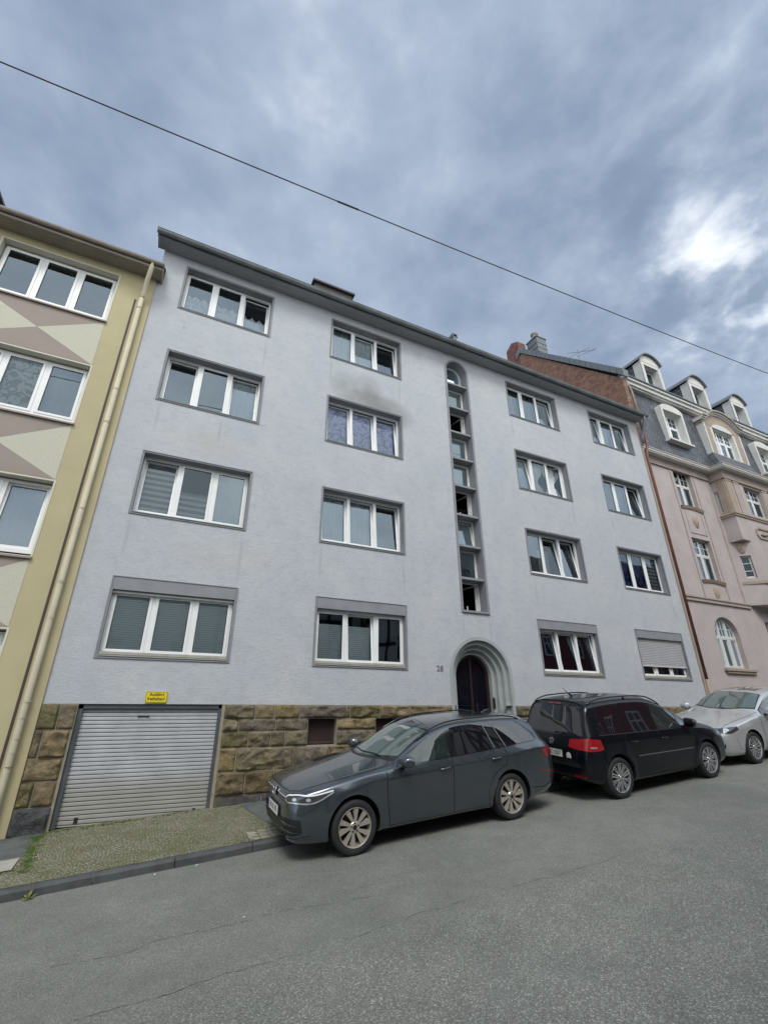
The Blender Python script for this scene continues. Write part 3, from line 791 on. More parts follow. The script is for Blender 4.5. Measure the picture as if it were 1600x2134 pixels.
# covers: what stands behind each pane
spec = {
 (0, 3): ([0, 0, 6], [(0, 'lace', .62), (1, 'lace', .60), (2, 'lace', .55)]),
 (0, 2): ([4, 0, 5.5], [(2, 'white')]),
 (0, 1): ([4.5, 0, 0], [(0, 'stripe', .95), (1, 'stripe', .5), (2, 'grey')]),  # striped sheets stand in for the timber house mirrored in these panes
 (0, 0): ([0, 0, 0], [(0, 'blind', .88), (1, 'blind', .88), (2, 'blind', .88)]),
 (1, 3): ([0, 6, 6.5], [(0, 'white'), (1, 'white')]),
 (1, 2): ([5, 5.5, 5.5], [(0, 'flower', .93), (1, 'flower', .90), (2, 'flower', .88)]),
 (1, 1): ([4.5, 4.5, 5], [(0, 'white'), (1, 'white')]),
 (1, 0): ([0, 4.5, 0], [(0, 'blind', .70), (1, 'blind', .70)]),
 (2, 3): ([0, 0, 7], [(0, 'grey'), (1, 'grey'), (2, 'white')]),
 (2, 2): ([7, 0, 'open'], [(0, 'white'), (1, 'tie'), (2, 'tie')]),
 (2, 1): ([0, 7, 7], [(0, 'grey'), (1, 'board', .75), (2, 'red')]),
 (2, 0): ([6, 6, 6], []),
 (3, 3): ([7, 0, 7], [(0, 'white'), (1, 'white'), (2, 'white')]),
 (3, 2): ([0, 0, 7], [(0, 'grey'), (1, 'grey')]),
 (3, 1): ([0, 0, 0], [(0, 'bluec'), (1, 'bluec'), (2, 'stripe')]),
 (3, 0): ([5, 0, 0], [(0, 'grey'), (1, 'grey')]),
}
for (c, r), (tl, cv) in spec.items():
    x0, x1 = CX[c]; z0, z1 = RZ[r]
    bx = .215 if r == 0 else 0.
    lab = {(0, 0): 'window with pale horizontal blinds and a raised roller shutter above the garage', (3, 0): 'window with its grey roller shutter lowered most of the way', (2, 2): 'window with its right sash swung inwards'}.get((c, r))
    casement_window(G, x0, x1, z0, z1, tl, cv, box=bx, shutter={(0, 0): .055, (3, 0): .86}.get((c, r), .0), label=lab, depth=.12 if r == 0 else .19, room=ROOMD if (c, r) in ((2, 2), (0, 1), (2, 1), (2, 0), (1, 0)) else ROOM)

# stair window strip
st = MB()
def arch_outline(cx_, z0, zs, r, n=20, rz=None): return [(cx_ - r, z0)] + arch_pts(cx_, zs, r, n, rz) + [(cx_ + r, z0)]
st.ring(arch_outline(SX, SZ0 - .02, SZS, SR + .02), arch_outline(SX, SZ0 + .02, SZS, SR - .045), -.022, .004)
st.ring(arch_outline(SX, SZ0, SZS, SR), arch_outline(SX, SZ0 + .05, SZS, SR - .045), .006, .36)
so = st.build('stair_surround', SURR, G, auto=35)
SI = SR - .045
divs = [3.40 + .943 * k for k in range(8)]
for z in divs:
    m = MB(); m.prism([(.02, z), (.36, z + .01), (.36, z - .055), (.02, z - .065)], SX - SI + .002, SX + SI - .002, 'x'); m.build('ledge', SURR, so, bevel=.004)
m = MB(); m.prism([(-.045, SZ0 + .03), (.33, SZ0 + .075), (.33, SZ0 + .02), (-.045, SZ0 - .015)], SX - SI - .03, SX + SI + .03, 'x'); m.build('sill', SURR, so)
cells = [(SZ0 + .06, divs[0] - .066)] + [(divs[k] + .008, divs[k + 1] - .066) for k in range(7)]
for k, (a, b) in enumerate(cells):
    m = MB(); m.rect_ring(SX - SI, SX + SI, a, b, .04, .30, .36); wo = m.build('stair_window', UPVCD, G, bevel=.003)
    num = 9 - k      # counted from the top: 3, 6, 9 stand open
    xa, xb, za, zb = SX - SI + .035, SX + SI - .035, a + .035, b - .035
    fr = MB(); fr.rect_ring(xa, xb, za, zb, .045, .292, .34); pn = MB(); pn.quad((xa + .03, .31, za + .03), (xb - .03, .31, za + .03), (xb - .03, .31, zb - .03), (xa + .03, .31, zb - .03))
    op = num in (3, 6, 9)
    for q in (fr, pn):
        if op: q.v = [rotz(p, xb, .35, radians(-80)) for p in q.v]
        elif num == 7: q.v = [rotx(p, (.34, za), radians(8)) for p in q.v]
    fr.build('sash', UPVCD, wo); pn.build('pane', GLASS, wo, recalc=False)
    if not op:
        fm = MB(); fm.quad((xa + .02, .336, za + .02), (xb - .02, .336, za + .02), (xb - .02, .336, zb - .02), (xa + .02, .336, zb - .02))  # pale sheet added behind closed panes, imitates reflected sky
        if num == 7: fm.v = [rotx(p, (.34, za), radians(8)) for p in fm.v]
        fm.build('sky_sheen_film', SKYSHEEN if num not in (2,) else CURTG, wo, recalc=False)
    if op:
        h = MB(); h.box(SX - .06, SX - .045, .27, .30, a + .02, a + .16); h.build('latch', UPVC, wo)
m = MB(); zt = divs[-1] + .008
m.ring(arch_outline(SX, zt, SZS, SI), arch_outline(SX, zt + .05, SZS, SI - .05), .30, .36); wo = m.build('stair_window', UPVCD, G)
m = MB(); m.ring(arch_outline(SX, zt + .03, SZS, SI - .045), arch_outline(SX, zt + .07, SZS, SI - .085), .292, .34); m.build('sash', UPVCD, wo)
m = MB(); P = arch_outline(SX, zt + .05, SZS, SI - .07); m.add([(p[0], .31, p[1]) for p in P], [tuple(range(len(P)))]); m.build('pane', GLASS, wo, recalc=False)
m = MB(); m.add([(p[0], .335, p[1]) for p in P], [tuple(range(len(P)))]); m.build('sky_sheen_film', SKYSHEEN, wo, recalc=False)
m = MB()
m.quad((SX - 1.2, 2.2, 2.2), (SX + 1.2, 2.2, 2.2), (SX + 1.2, 2.2, 11.1), (SX - 1.2, 2.2, 11.1))
for x in (SX - .6, SX + .6): m.quad((x, .365, 2.2), (x, 2.2, 2.2), (x, 2.2, 11.1), (x, .365, 11.1))
for z in (2.2, 5.6, 8.4, 11.1): m.quad((SX - .6, .365, z), (SX + .6, .365, z), (SX + .6, 2.2, z), (SX - .6, 2.2, z))
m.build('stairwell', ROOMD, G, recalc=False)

# door portal
m = MB()
for ro, ri, ya in ((DR, .875, -.012), (.875, .765, .10), (.765, .655, .22), (.655, .555, .34)):
    m.ring(arch_outline(DXc, -1.35, DZS, ro, 32), arch_outline(DXc, -1.35, DZS, ri, 32), ya, .52)
po = m.build('portal', DOORF, G, auto=35)
m = MB(); m.ring(arch_outline(DXc, -1.3, DZS, .556, 28), arch_outline(DXc, -1.3, DZS, .47, 28), .46, .54)
m.box(DXc - .47, DXc + .47, .485, .53, -1.3, -.5); m.box(DXc - .03, DXc + .03, .478, .53, -.5, DZS + .45)
dd = m.build('door', DOORW, G, auto=35)
m = MB(); P = arch_outline(DXc, -.5, DZS, .475, 28); m.add([(p[0], .515, p[1]) for p in P], [tuple(range(len(P)))]); m.build('glass', DOORG, dd, recalc=False)
m = MB(); m.tube([(DXc + .10, .43, -.35), (DXc + .10, .43, .25)], .013, 8); m.build('handle', DARKMET, dd)
m = MB(); m.box(8.13, 8.20, .315, .338, .10, .36); m.box(8.135, 8.165, .305, .316, .26, .32); m.build('intercom', DARKMET, G, bevel=.004)

# stone base: roughly dressed blocks
GX0, GX1, GZB, GZT = -.965, 1.40, -1.66, .150
mb = MB()
mort = MB()
def mort_panel(x0, x1, z0, z1, y=-.004): mort.quad((x0, y, z0), (x1, y, z0), (x1, y, z1), (x0, y, z1))
def block(x0, x1, z0, z1, col, dark=False, y=-.004, depth=.055):
    nx, nz = max(6, int((x1 - x0) / .026)), max(5, int((z1 - z0) / .026)); g = .0085
    v = []; w, h = x1 - x0 - 2 * g, z1 - z0 - 2 * g; seed = Vector((x0 * 3.7, z0 * 5.1, rnd.random() * 9))
    bulge = rnd.uniform(.45, 1.1)
    for i in range(nx + 1):
        for j in range(nz + 1):
            u, t = i / nx, j / nz; e = min(u * w, (1 - u) * w, t * h, (1 - t) * h)
            k = min(1, e / .022) ** .7
            nn = noise.fractal(Vector((u * w * 5, t * h * 7, 0)) + seed, .8, 2.1, 4)
            rid = abs(noise.noise(Vector((u * w * 2.6, t * h * 5.5, 3)) + seed))
            st_ = noise.noise(Vector((u * w * 3.1, t * h * 3.3, 7)) + seed); ter = (round(st_ * 5) / 5 - st_) * .9
            low = .35 + .8 * max(0, min(1, 1.35 - 1.2 * abs(t - .62 - .25 * noise.noise(Vector((u * w * 4, 1, 2)) + seed))))
            d = k * depth * bulge * (.62 + .5 * nn + .5 * (1 - rid * 2.6) + ter) * low
            v.append((x0 + g + u * w, y - max(d, -.002) - .006, z0 + g + t * h))
    f = [(i * (nz + 1) + j, (i + 1) * (nz + 1) + j, (i + 1) * (nz + 1) + j + 1, i * (nz + 1) + j + 1) for i in range(nx) for j in range(nz)]
    b = len(v); edge = [(0, j) for j in range(nz + 1)]
    mb.add(v, f); mb.col += [col] * len(f)
    # side returns to the mortar plane
    per = [i * (nz + 1) for i in range(nx + 1)] + [nx * (nz + 1) + j for j in range(1, nz + 1)] + [i * (nz + 1) + nz for i in range(nx - 1, -1, -1)] + [j for j in range(nz - 1, 0, -1)]
    pv = [v[i] for i in per]; n = len(pv); pv2 = [(p[0], .03, p[2]) for p in pv]
    mb.add(pv + pv2, [(i, (i + 1) % n, n + (i + 1) % n, n + i) for i in range(n)]); mb.col += [col] * n
def scol(kind=None):
    r = rnd.random()
    base = random.Random(int(rnd.random() * 1e6)).choice([(.25, .195, .115), (.215, .18, .12), (.27, .205, .11), (.185, .155, .12), (.20, .175, .09)])
    k = rnd.uniform(.82, 1.12); return tuple(c * k for c in base)
rowsR = [.165, -.095, -.315, -.59, -.985, -1.37, -1.60, -2.0]
jo = {0: [1.45, 2.03, 2.42, 2.93, 4.04, 4.75, 5.5, 6.63], 1: [1.45, 1.75, 2.46, 3.13, 'H', 3.75, 4.65, 'H', 5.3, 6.0, 6.63], 2: [1.45, 1.95, 2.38, 2.66, 3.13, 'H', 3.75, 4.65, 'H', 5.3, 5.8, 6.63], 3: [1.45, 1.76, 2.86, 3.6, 4.4, 5.3, 5.9, 6.63], 4: [1.45, 1.97, 2.5, 3.4, 4.1, 5.0, 5.6, 6.63], 5: [1.45, 2.3, 3.2, 4.4, 5.5, 6.63], 6: [1.45, 3, 4.5, 6.63]}
for rI, js in jo.items():
    prev = None; hole = False
    for j in js:
        if j == 'H': hole = True; continue
        if prev is not None and not hole and rowsR[rI] > wall_base(prev) - .05:
            c = scol() if rI < 5 else (.10, .095, .09)
            if rI == 4: c = tuple(q * .72 for q in c)
            block(prev, j, rowsR[rI + 1], rowsR[rI], c)
        prev = j; hole = False
def flush_base(side_panels):
    global mb, mort
    o = mb.build('stone_base', STONE, G, auto=60); mort = MB()
    for p in side_panels: mort_panel(*p)
    mort.build('mortar', MORTAR, o, recalc=False); mb = MB(); return o
flush_base([(1.40, 3.13, -2.1, .164), (3.13, 3.75, -2.1, -.59), (3.13, 3.75, -.10, .164), (3.75, 4.65, -2.1, .164), (4.65, 5.3, -2.1, -.59), (4.65, 5.3, -.10, .164), (5.3, 6.64, -2.1, .164)])
# stretch right of the door
for rI in range(6):
    x = 8.57
    while x < 16.6:
        l = min(rnd.uniform(.35, .95), 16.62 - x)
        if 16.62 - x - l < .25: l = 16.62 - x
        if rowsR[rI] > wall_base(x) - .05: block(x, x + l, rowsR[rI + 1], rowsR[rI], scol())
        x += l
flush_base([(8.56, 16.62, -1.5, .164)])
rowsL = [.165, -.235, -.655, -.985, -1.34, -1.78]; jl = [[-1.5, -1.22, -.97], [-1.5, -1.37, -.99], [-1.5, -1.0], [-1.5, -1.30, -1.0], [-1.5, -1.0]]
for i, js in enumerate(jl):
    for a, b in zip(js[:-1], js[1:]): block(a, b if b > -1.01 else b, rowsL[i + 1], rowsL[i], scol() if i < 4 else (.085, .088, .092), y=-.004 if i < 4 else -.03)
flush_base([(-1.5, -.965, -2.1, .164)])
for xa, xb in ((3.13, 3.75), (4.65, 5.3)):
    m = MB(); m.quad((xa, .16, -.59), (xb, .16, -.59), (xb, .16, -.10), (xa, .16, -.10)); m.box(xa + .03, xa + .06, .13, .16, -.57, -.12); m.box(xb - .06, xb - .03, .13, .16, -.57, -.12); m.box(xa + .06, xb - .06, .13, .16, -.57, -.53)
    for z in [-.50 + .03 * q for q in range(13)]: m.box(xa + .06, xb - .06, .150, .157, z, z + .02)
    ch = m.build('cellar_hatch', CELLAR, G)
    m = MB()
    m.quad((xa, 0, -.59), (xa, .16, -.59), (xa, .16, -.1), (xa, 0, -.1)); m.quad((xb, 0, -.59), (xb, .16, -.59), (xb, .16, -.1), (xb, 0, -.1)); m.quad((xa, 0, -.1), (xb, 0, -.1), (xb, .16, -.1), (xa, .16, -.1)); m.box(xa - .02, xb + .02, -.03, .16, -.625, -.59)
    m.build('reveal', MORTAR, ch, recalc=False)
# garage door
m = MB(); z = GZT - .065; p = .0635
while z > GZB:
    zb = max(z - p, GZB)
    m.prism([(.112, z), (.090, z - .003), (.085, z - .012), (.085, zb + .012), (.089, zb + .006), (.112, zb + .004)] + [(.125, zb), (.125, z)], GX0 + .07, GX1 - .05, 'x'); z -= p
gd = m.build('garage_door', GARM, G, auto=30)
m = MB(); m.box(GX0, GX0 + .075, .03, .14, GZB, GZT); m.box(GX1 - .055, GX1, .03, .14, GZB, GZT); m.box(GX0, GX1, .03, .14, GZT - .06, GZT + .012); m.build('door_frame', simple('grey_steel_frame', (.10, .115, .125), .5, metal=.4, var=.2), gd)
m = MB(); m.box(-.02, .16, .070, .088, -.045, -.025); m.box(-.02, -.005, .060, .088, -.05, -.022); m.box(.145, .16, .06, .088, -.05, -.022); m.build('handle', DARKMET, gd)
for x in (-.66, 1.12):
    m = MB(); m.box(x, x + .055, .074, .09, GZB + .05, GZB + .13); m.build('lock_plate', GASKET, gd)
m = MB()
for x, q in ((GX0 - .001, 1), (GX1 + .001, -1)): m.quad((x, -.01, -2), (x, .14, -2), (x, .14, GZT + .01), (x, -.01, GZT + .01))
m.build('jamb', MORTAR, gd, recalc=False)

# eaves
m = MB()
ny = 5
for k in range(ny):
    a, b = -.362 + .0724 * k, -.362 + .0724 * (k + 1) - .006
    m.box(-1.66, 16.66, a, b, 11.165, 11.185)
m.box(-1.67, 16.67, -.362, .0, 11.186, 11.20)
ev = m.build('soffit', SOFF, G)
m = MB(); m.box(-1.68, 16.68, -.390, -.364, 11.150, 11.29); m.build('fascia', ZINC, G)
m = MB(); prof = [(-.468 + .076 * cos(t), 11.262 + .082 * sin(t)) for t in [pi + pi * k / 10 for k in range(11)]]
prof = [(-.556, 11.264), (-.552, 11.276), (-.544, 11.270)] + prof[1:] + [(-.392, 11.285)]
inner = [(a + (.004 if a < -.47 else -.004), b + .006) for a, b in prof][::-1]
m.prism(prof + inner, -1.70, 16.76, 'x')
for x in [-1.2 + .9 * k for k in range(20)]: m.box(x, x + .022, -.552, -.392, 11.272, 11.282)
m.build('gutter', ZINC, G, auto=40)
m = MB(); m.add([(-1.68, -.41, 11.295), (16.68, -.41, 11.295), (16.68, 5.5, 15.7), (-1.68, 5.5, 15.7), (16.68, 11.4, 11.4), (-1.68, 11.4, 11.4)], [(0, 1, 2, 3), (3, 2, 4, 5)]); m.add([(-1.5, 0, 11.2), (-1.5, 5.5, 15.6), (-1.5, 11, 11.2)], [(0, 1, 2)]); m.add([(16.6, 0, 11.2), (16.6, 5.5, 15.6), (16.6, 11, 11.2)], [(0, 1, 2)])
m.build('roof', ROOFT, G, recalc=False)
m = MB(); m.box(2.80, 4.15, 1.0, 3.6, 12.2, 13.33); dm = m.build('roof_dormer', SHED, G)
m = MB(); m.box(2.72, 4.22, .90, 3.7, 13.31, 13.38); m.build('dormer_cap', SHED, dm)
m = MB(); m.box(8.02, 8.18, .6, .8, 12.1, 12.82); m.box(7.99, 8.03, .57, .83, 12.78, 12.90); m.box(8.17, 8.21, .57, .83, 12.78, 12.90); m.box(7.99, 8.21, .57, .83, 12.89, 12.93); m.build('roof_vent', CAPS, G)
# downpipe of the grey house, far right
m = MB(); m.tube([(16.56, -.46, 11.20), (16.56, -.42, 11.04), (16.60, -.26, 10.72), (16.62, -.14, 10.35), (16.62, -.11, 10.1)], .048, 10); m.build('downpipe', CAPS, G, smooth=True)
m = MB(); m.box(16.555, 16.615, -.012, .06, -.7, 11.15); m.build('joint_strip', COPPERT, G)
text_mesh('house_number', '28', .19, NUMM, G, (6.36, -.006, .985), FACE, extrude=.004, sx=.95)
# sign
sg = root('sign', (.225, -.012, .19), 'yellow enamel sign with black lettering above the garage door', 'sign')
def rrect(x0, x1, z0, z1, r, n=5):
    o = []
    for cx_, cz_, a0 in ((x1 - r, z1 - r, 0), (x0 + r, z1 - r, pi / 2), (x0 + r, z0 + r, pi), (x1 - r, z0 + r, 3 * pi / 2)):
        o += [(cx_ + r * cos(a0 + pi / 2 * k / n), cz_ + r * sin(a0 + pi / 2 * k / n)) for k in range(n + 1)]
    return o
m = MB(); m.prism(rrect(.045, .405, .188, .378, .02), -.022, -.004); m.build('plate', YSIGN, sg)
m = MB(); m.ring(rrect(.051, .399, .194, .372, .018), rrect(.058, .392, .201, .365, .015), -.0235, -.021); m.build('border', simple('olive_border', (.12, .10, .01), .5), sg)
text_mesh('lettering', 'Ausfahrt\nfreihalten!', .078, BLACKP, sg, (.225, -.024, .290), FACE, extrude=.0008, sx=.92, bold=.0012)

# ------------------------------------------------------------------ yellow house
Yh = root('terraced_house', (-6.0, -.04, -2.1), 'ochre yellow house with cream and taupe triangle panels between its windows', 'building')
yy = -.04
RY = [(8.30, 9.76), (5.50, 6.98), (2.63, 4.15), (-.22, 1.33)]
WXs = [(-4.55, -2.27), (-9.6, -7.32)]
hol = [(a, b, c, d) for a, b in WXs for c, d in RY]
m = MB(); wall_grid(m, yy, -14, -1.497, -3.2, 10.05, hol)
m.quad((-1.497, yy, -3.2), (-1.497, 10, -3.2), (-1.497, 10, 10.05), (-1.497, yy, 10.05)); m.build('wall', YELP, Yh, recalc=False)
cvs = {0: [], 1: [(1, 'flowerg'), (2, 'grey'), (0, 'flowerg')], 2: [(2, 'white'), (1, 'white')], 3: [(2, 'white')]}
for a, b in WXs:
    for i, (c, d) in enumerate(RY):
        wn = casement_window(Yh, a - .02, b + .02, c + .03, d + .02, [0, 0, 3 if i == 2 else 0], cvs[i] if a > -5 else [], y0=yy, depth=.17, surround=False, room=ROOM)
        m = MB(); q = yy - .010
        m.quad((a, q, c), (a, yy + .24, c), (a, yy + .24, d), (a, q, d)); m.quad((b, q, c), (b, yy + .24, c), (b, yy + .24, d), (b, q, d)); m.quad((a, q, d), (b, q, d), (b, yy + .24, d), (a, yy + .24, d))
        m.rect_ring(a - .03, b + .03, c - .03, d + .03, .031, q, yy + .002); m.build('reveal', CREAMT, wn, recalc=False)
        m = MB(); m.prism([(yy - .055, c - .02), (yy + .17, c + .03), (yy + .17, c - .01), (yy - .055, c - .055)], a - .02, b + .03, 'x'); m.build('sill', TAUPE, wn)
    for top, bot in ((8.24, 7.02), (5.44, 4.19), (2.57, 1.37)):
        cx_, cz_ = (a + b) / 2, (top + bot) / 2; y_ = yy - .005; a_, b_ = a - .005, b + .005
        m = MB(); m.add([(a_, y_, top), (a_, y_, bot), (cx_, y_, cz_)], [(0, 1, 2)]); m.add([(b_, y_, top), (b_, y_, bot), (cx_, y_, cz_)], [(0, 1, 2)])
        m.build('cream_panel', CREAM, Yh, recalc=False)
        m = MB(); m.add([(a_, y_ - .001, top), (b_, y_ - .001, top), (cx_, y_ - .001, cz_)], [(0, 1, 2)]); m.add([(a_, y_ - .001, bot), (b_, y_ - .001, bot), (cx_, y_ - .001, cz_)], [(0, 1, 2)])
        m.build('taupe_panel', TAUPE, Yh, recalc=False)
m = MB()
for k in range(4): m.box(-14, -1.385, -.415 + .094 * k, -.415 + .094 * (k + 1) - .006, 10.015, 10.035)
m.box(-14, -1.38, -.42, -.04, 10.036, 10.05); m.build('soffit', SOFFB, Yh)
m = MB(); m.box(-14, -1.36, -.445, -.416, 9.985, 10.14); m.box(-1.40, -1.36, -.416, -.0, 9.985, 10.25); m.build('fascia', SOFFB, Yh)
m = MB(); prof = [(-.500 + .055 * cos(t), 10.125 + .075 * sin(t)) for t in [pi + pi * k / 8 for k in range(9)]]; inner = [(a + (.004 if a < -.50 else -.004), b + .006) for a, b in prof][::-1]
m.prism(prof + inner, -14, -1.34, 'x'); m.build('gutter', GUTB, Yh, auto=40)
m = MB(); m.add([(-14, -.45, 10.15), (-1.36, -.45, 10.15), (-1.36, 5, 14.6), (-14, 5, 14.6)], [(0, 1, 2, 3)]); m.add([(-1.36, -.45, 10.15), (-1.36, 5, 14.6), (-1.36, 5, 10.15)], [(0, 1, 2)]); m.build('roof', ROOFT, Yh, recalc=False)
m = MB(); m.box(-8.2, -5.48, .7, 3, 10.9, 11.86); d_ = m.build('dormer', SHED, Yh)
m = MB(); m.prism([(.6, 11.86), (3.2, 12.2), (3.2, 12.28), (.6, 11.93)], -8.35, -5.36, 'x'); m.build('dormer_roof', CAPS, d_)
m = MB(); m.tube([(-2.15, -.42, 10.15), (-2.15, -.42, 10.27)], .012, 6); m.build('snow_hook', DARKMET, Yh)
m = MB(); m.tube([(-1.60, -.50, 10.10), (-1.605, -.48, 9.98), (-1.64, -.33, 9.60), (-1.68, -.14, 9.30), (-1.685, -.13, 9.15)], .052, 12)
m.tube([(-1.685, -.13, 9.2), (-1.70, -.13, -1.0), (-1.70, -.13, -2.0)], .052, 12)
dp = m.build('downpipe', CREAMPIPE, Yh, smooth=True)
for z in (8.9, 6.5, 5.65, 3.65, 2.2, 1.55, .2, -.05, -.35, -.55, -.75):
    m = MB(); h = .02 if z in (8.9, 5.65, 2.2, .2) else .008
    m.lathe([(.053, z - h), (.058, z - h), (.058, z + h), (.053, z + h)], (-1.69, -.13, 0), 'z', 14); m.build('pipe_clip', simple('rusty_clip', (.30, .20, .12), .7) if z == -.75 else CREAMPIPE, dp)
m = MB(); m.box(-1.84, -1.80, yy - .012, yy, -2.0, 9.2); m.build('brown_strip', DKBROWN, Yh)  # narrow dark brown strip left of the downpipe

# ------------------------------------------------------------------ pink house
Pk = root('ornate_townhouse', (22.5, .3, -.7), 'pink ornamented townhouse with a slate mansard roof, bay and arched dormers', 'building')
YP = .3
def gwin(par, x0, x1, z0, z1, y, cols=2, tr=.60, munt=True, cover=None, tf=None, depth=.16, arch=0., frame=UPVCD, rev=PTRIM, tilt=None, room=True):
    """old-style window: casements below a transom, small-paned lights above"""
    T = (lambda q: q) if tf is None else (lambda q: [tf(p) for p in q])
    yf = y + depth; w = MB(); zt = z0 + (z1 - z0) * tr
    if arch:
        zs = z1 - arch; r = (x1 - x0) / 2; c = (x0 + x1) / 2
        w.ring(arch_outline(c, z0, zs, r, 20, arch), arch_outline(c, z0 + .06, zs, r - .06, 20, arch - .06), yf, yf + .06)
    else: w.rect_ring(x0, x1, z0, z1, .055, yf, yf + .06)
    w.box(x0 + .03, x1 - .03, yf - .015, yf + .055, zt - .045, zt + .045)
    cw = (x1 - x0) / cols
    for k in range(1, cols):
        h = z1 - .03
        w.box(x0 + cw * k - .045, x0 + cw * k + .045, yf - .01, yf + .058, z0 + .03, h)
    for k in range(cols):
        a, b = x0 + cw * k + .05, x0 + cw * (k + 1) - .05
        w.rect_ring(a - .005, b + .005, z0 + .05, zt - .04, .04, yf - .008, yf + .05)
        if munt:
            zz = z1 - .05 if not arch else min(z1 - .05, zs + arch * sqrt(max(0, 1 - ((max(abs(a - c), abs(b - c)) - .02) / r) ** 2)) - .02) if arch else 0
            w.box((a + b) / 2 - .012, (a + b) / 2 + .012, yf + .012, yf + .035, zt + .04, zz + (.1 if arch and k == (cols - 1) / 2 else 0))
            w.box(a, b, yf + .012, yf + .035, (zt + z1) / 2 - .012 - (.05 if arch else 0), (zt + z1) / 2 + .012 - (.05 if arch else 0))
    w.v = T(w.v); o = w.build('window', frame, par)
    pn = MB()
    if arch: P = arch_outline(c, z0 + .04, zs, r - .05, 20, arch - .05); pn.add([(p[0], yf + .025, p[1]) for p in P], [tuple(range(len(P)))])
    else: pn.quad((x0 + .04, yf + .025, z0 + .04), (x1 - .04, yf + .025, z0 + .04), (x1 - .04, yf + .025, z1 - .04), (x0 + .04, yf + .025, z1 - .04))
    pn.v = T(pn.v); pn.build('pane', GLASS, o, recalc=False)
    if cover:
        m = MB(); m.quad((x0 + .05, yf + .10, z0 + .05), (x1 - .05, yf + .10, z0 + .05), (x1 - .05, yf + .10, z0 + (z1 - z0) * .97), (x0 + .05, yf + .10, z0 + (z1 - z0) * .97)); m.v = T(m.v); m.build('curtain', cover, o, recalc=False)
    rv = MB(); a, b = x0, x1
    if arch:
        P = arch_outline(c, z0, zs, r, 20, arch)
        for p, q in zip(P[:-1], P[1:]): rv.quad((p[0], y - .002, p[1]), (q[0], y - .002, q[1]), (q[0], yf + .055, q[1]), (p[0], yf + .055, p[1]))
    else:
        rv.quad((a, y - .002, z0), (a, yf + .055, z0), (a, yf + .055, z1), (a, y - .002, z1)); rv.quad((b, y - .002, z0), (b, yf + .055, z0), (b, yf + .055, z1), (b, y - .002, z1)); rv.quad((a, y - .002, z1), (b, y - .002, z1), (b, yf + .055, z1), (a, yf + .055, z1))
    rv.quad((a, y - .002, z0), (b, y - .002, z0), (b, yf + .055, z0), (a, yf + .055, z0)); rv.v = T(rv.v); rv.build('reveal', rev, o, recalc=False)
    if room:
        m = MB(); ya, yb = yf + .062, yf + .9
        m.quad((a - .05, yb, z0 - .05), (b + .05, yb, z0 - .05), (b + .05, yb, z1 + .05), (a - .05, yb, z1 + .05))
        for x in (a - .05, b + .05): m.quad((x, ya, z0 - .05), (x, yb, z0 - .05), (x, yb, z1 + .05), (x, ya, z1 + .05))
        for z in (z0 - .05, z1 + .05): m.quad((a - .05, ya, z), (b + .05, ya, z), (b + .05, yb, z), (a - .05, yb, z))
        m.v = T(m.v); m.build('room', ROOM, o, recalc=False)
    return o
BX = 21.43; BY = -.26
A = (18.80, 20.00)
ph = [(A[0], A[1], 7.90, 9.70), (A[0], A[1], 4.74, 6.49), (18.60, 20.08, 1.47, 3.32), (22.15, 23.6, .9, 3.35), (BX, 31, 3.95, 9.9)]
m = MB(); wall_grid(m, YP, 16.63, 31, -2, 9.92, ph); arch_fill(m, YP, 19.34, 2.66, .74, 3.32, 18.60, 20.08, rz=.66)
m.quad((31, YP, -2), (31, 11, -2), (31, 11, 9.9), (31, YP, 9.9)); m.build('wall', PINK, Pk, recalc=False)
gwin(Pk, *ph[0][:4], YP); gwin(Pk, *ph[1][:4], YP, tr=.62)
gwin(Pk, 18.60, 20.08, 1.47, 3.32, YP, cols=3, tr=.60, arch=.66, cover=BLIND); gwin(Pk, 22.15, 23.6, .9, 3.35, YP, cols=3, tr=.62)
def trim(name, boxes, mat, bev=.008):
    m = MB()
    for b in boxes: m.box(*b)
    return m.build(name, mat, Pk, bevel=bev)
# string course and window surrounds
trim('string_course', [(16.95, BX - .004, YP - .10, YP + .01, 3.92, 4.0), (16.95, BX - .004, YP - .065, YP + .01, 3.80, 3.918)], PTRIM)
for x in (17.12, 18.60, 20.16, 21.18):
    trim('pilaster_strip', [(x - .035, x + .035, YP - .035, YP + .01, 4.003, 9.50)], PTRIM)
trim('frieze', [(16.95, BX - .004, YP - .045, YP + .01, 9.62, 9.90), (16.95, BX - .004, YP - .07, YP + .01, 9.555, 9.615)], PTRIM)
def curved_sill(x0, x1, z, y, name='window_sill'):
    m = MB(); n = 12; v = []
    for lift, ya, in ((0, -.10), (-.05, -.075), (-.10, -.05), (-.14, 0)):
        for k in range(n + 1):
            t = k / n; v.append((x0 + (x1 - x0) * t, y + ya, z + lift + .055 * sin(pi * t)))
    f = [(r * (n + 1) + k, r * (n + 1) + k + 1, (r + 1) * (n + 1) + k + 1, (r + 1) * (n + 1) + k) for r in range(3) for k in range(n)]
    v2 = [(x0 + (x1 - x0) * k / n, y + .02, z + .055 * sin(pi * k / n)) for k in range(n + 1)]; b = len(v); v += v2
    f += [(k, b + k, b + k + 1, k + 1) for k in range(n)]; m.add(v, f); return m.build(name, PTAN, Pk)
curved_sill(18.66, 20.12, 7.86, YP); curved_sill(18.66, 20.12, 4.70, YP)
trim('window_sill', [(18.50, 20.40, YP - .12, YP + .005, 1.35, 1.44), (18.58, 20.32, YP - .08, YP + .005, 1.27, 1.348)], PTAN)
trim('base_course', [(16.9, 31, YP - .06, YP + .01, -1.6, .62)], PTAN)
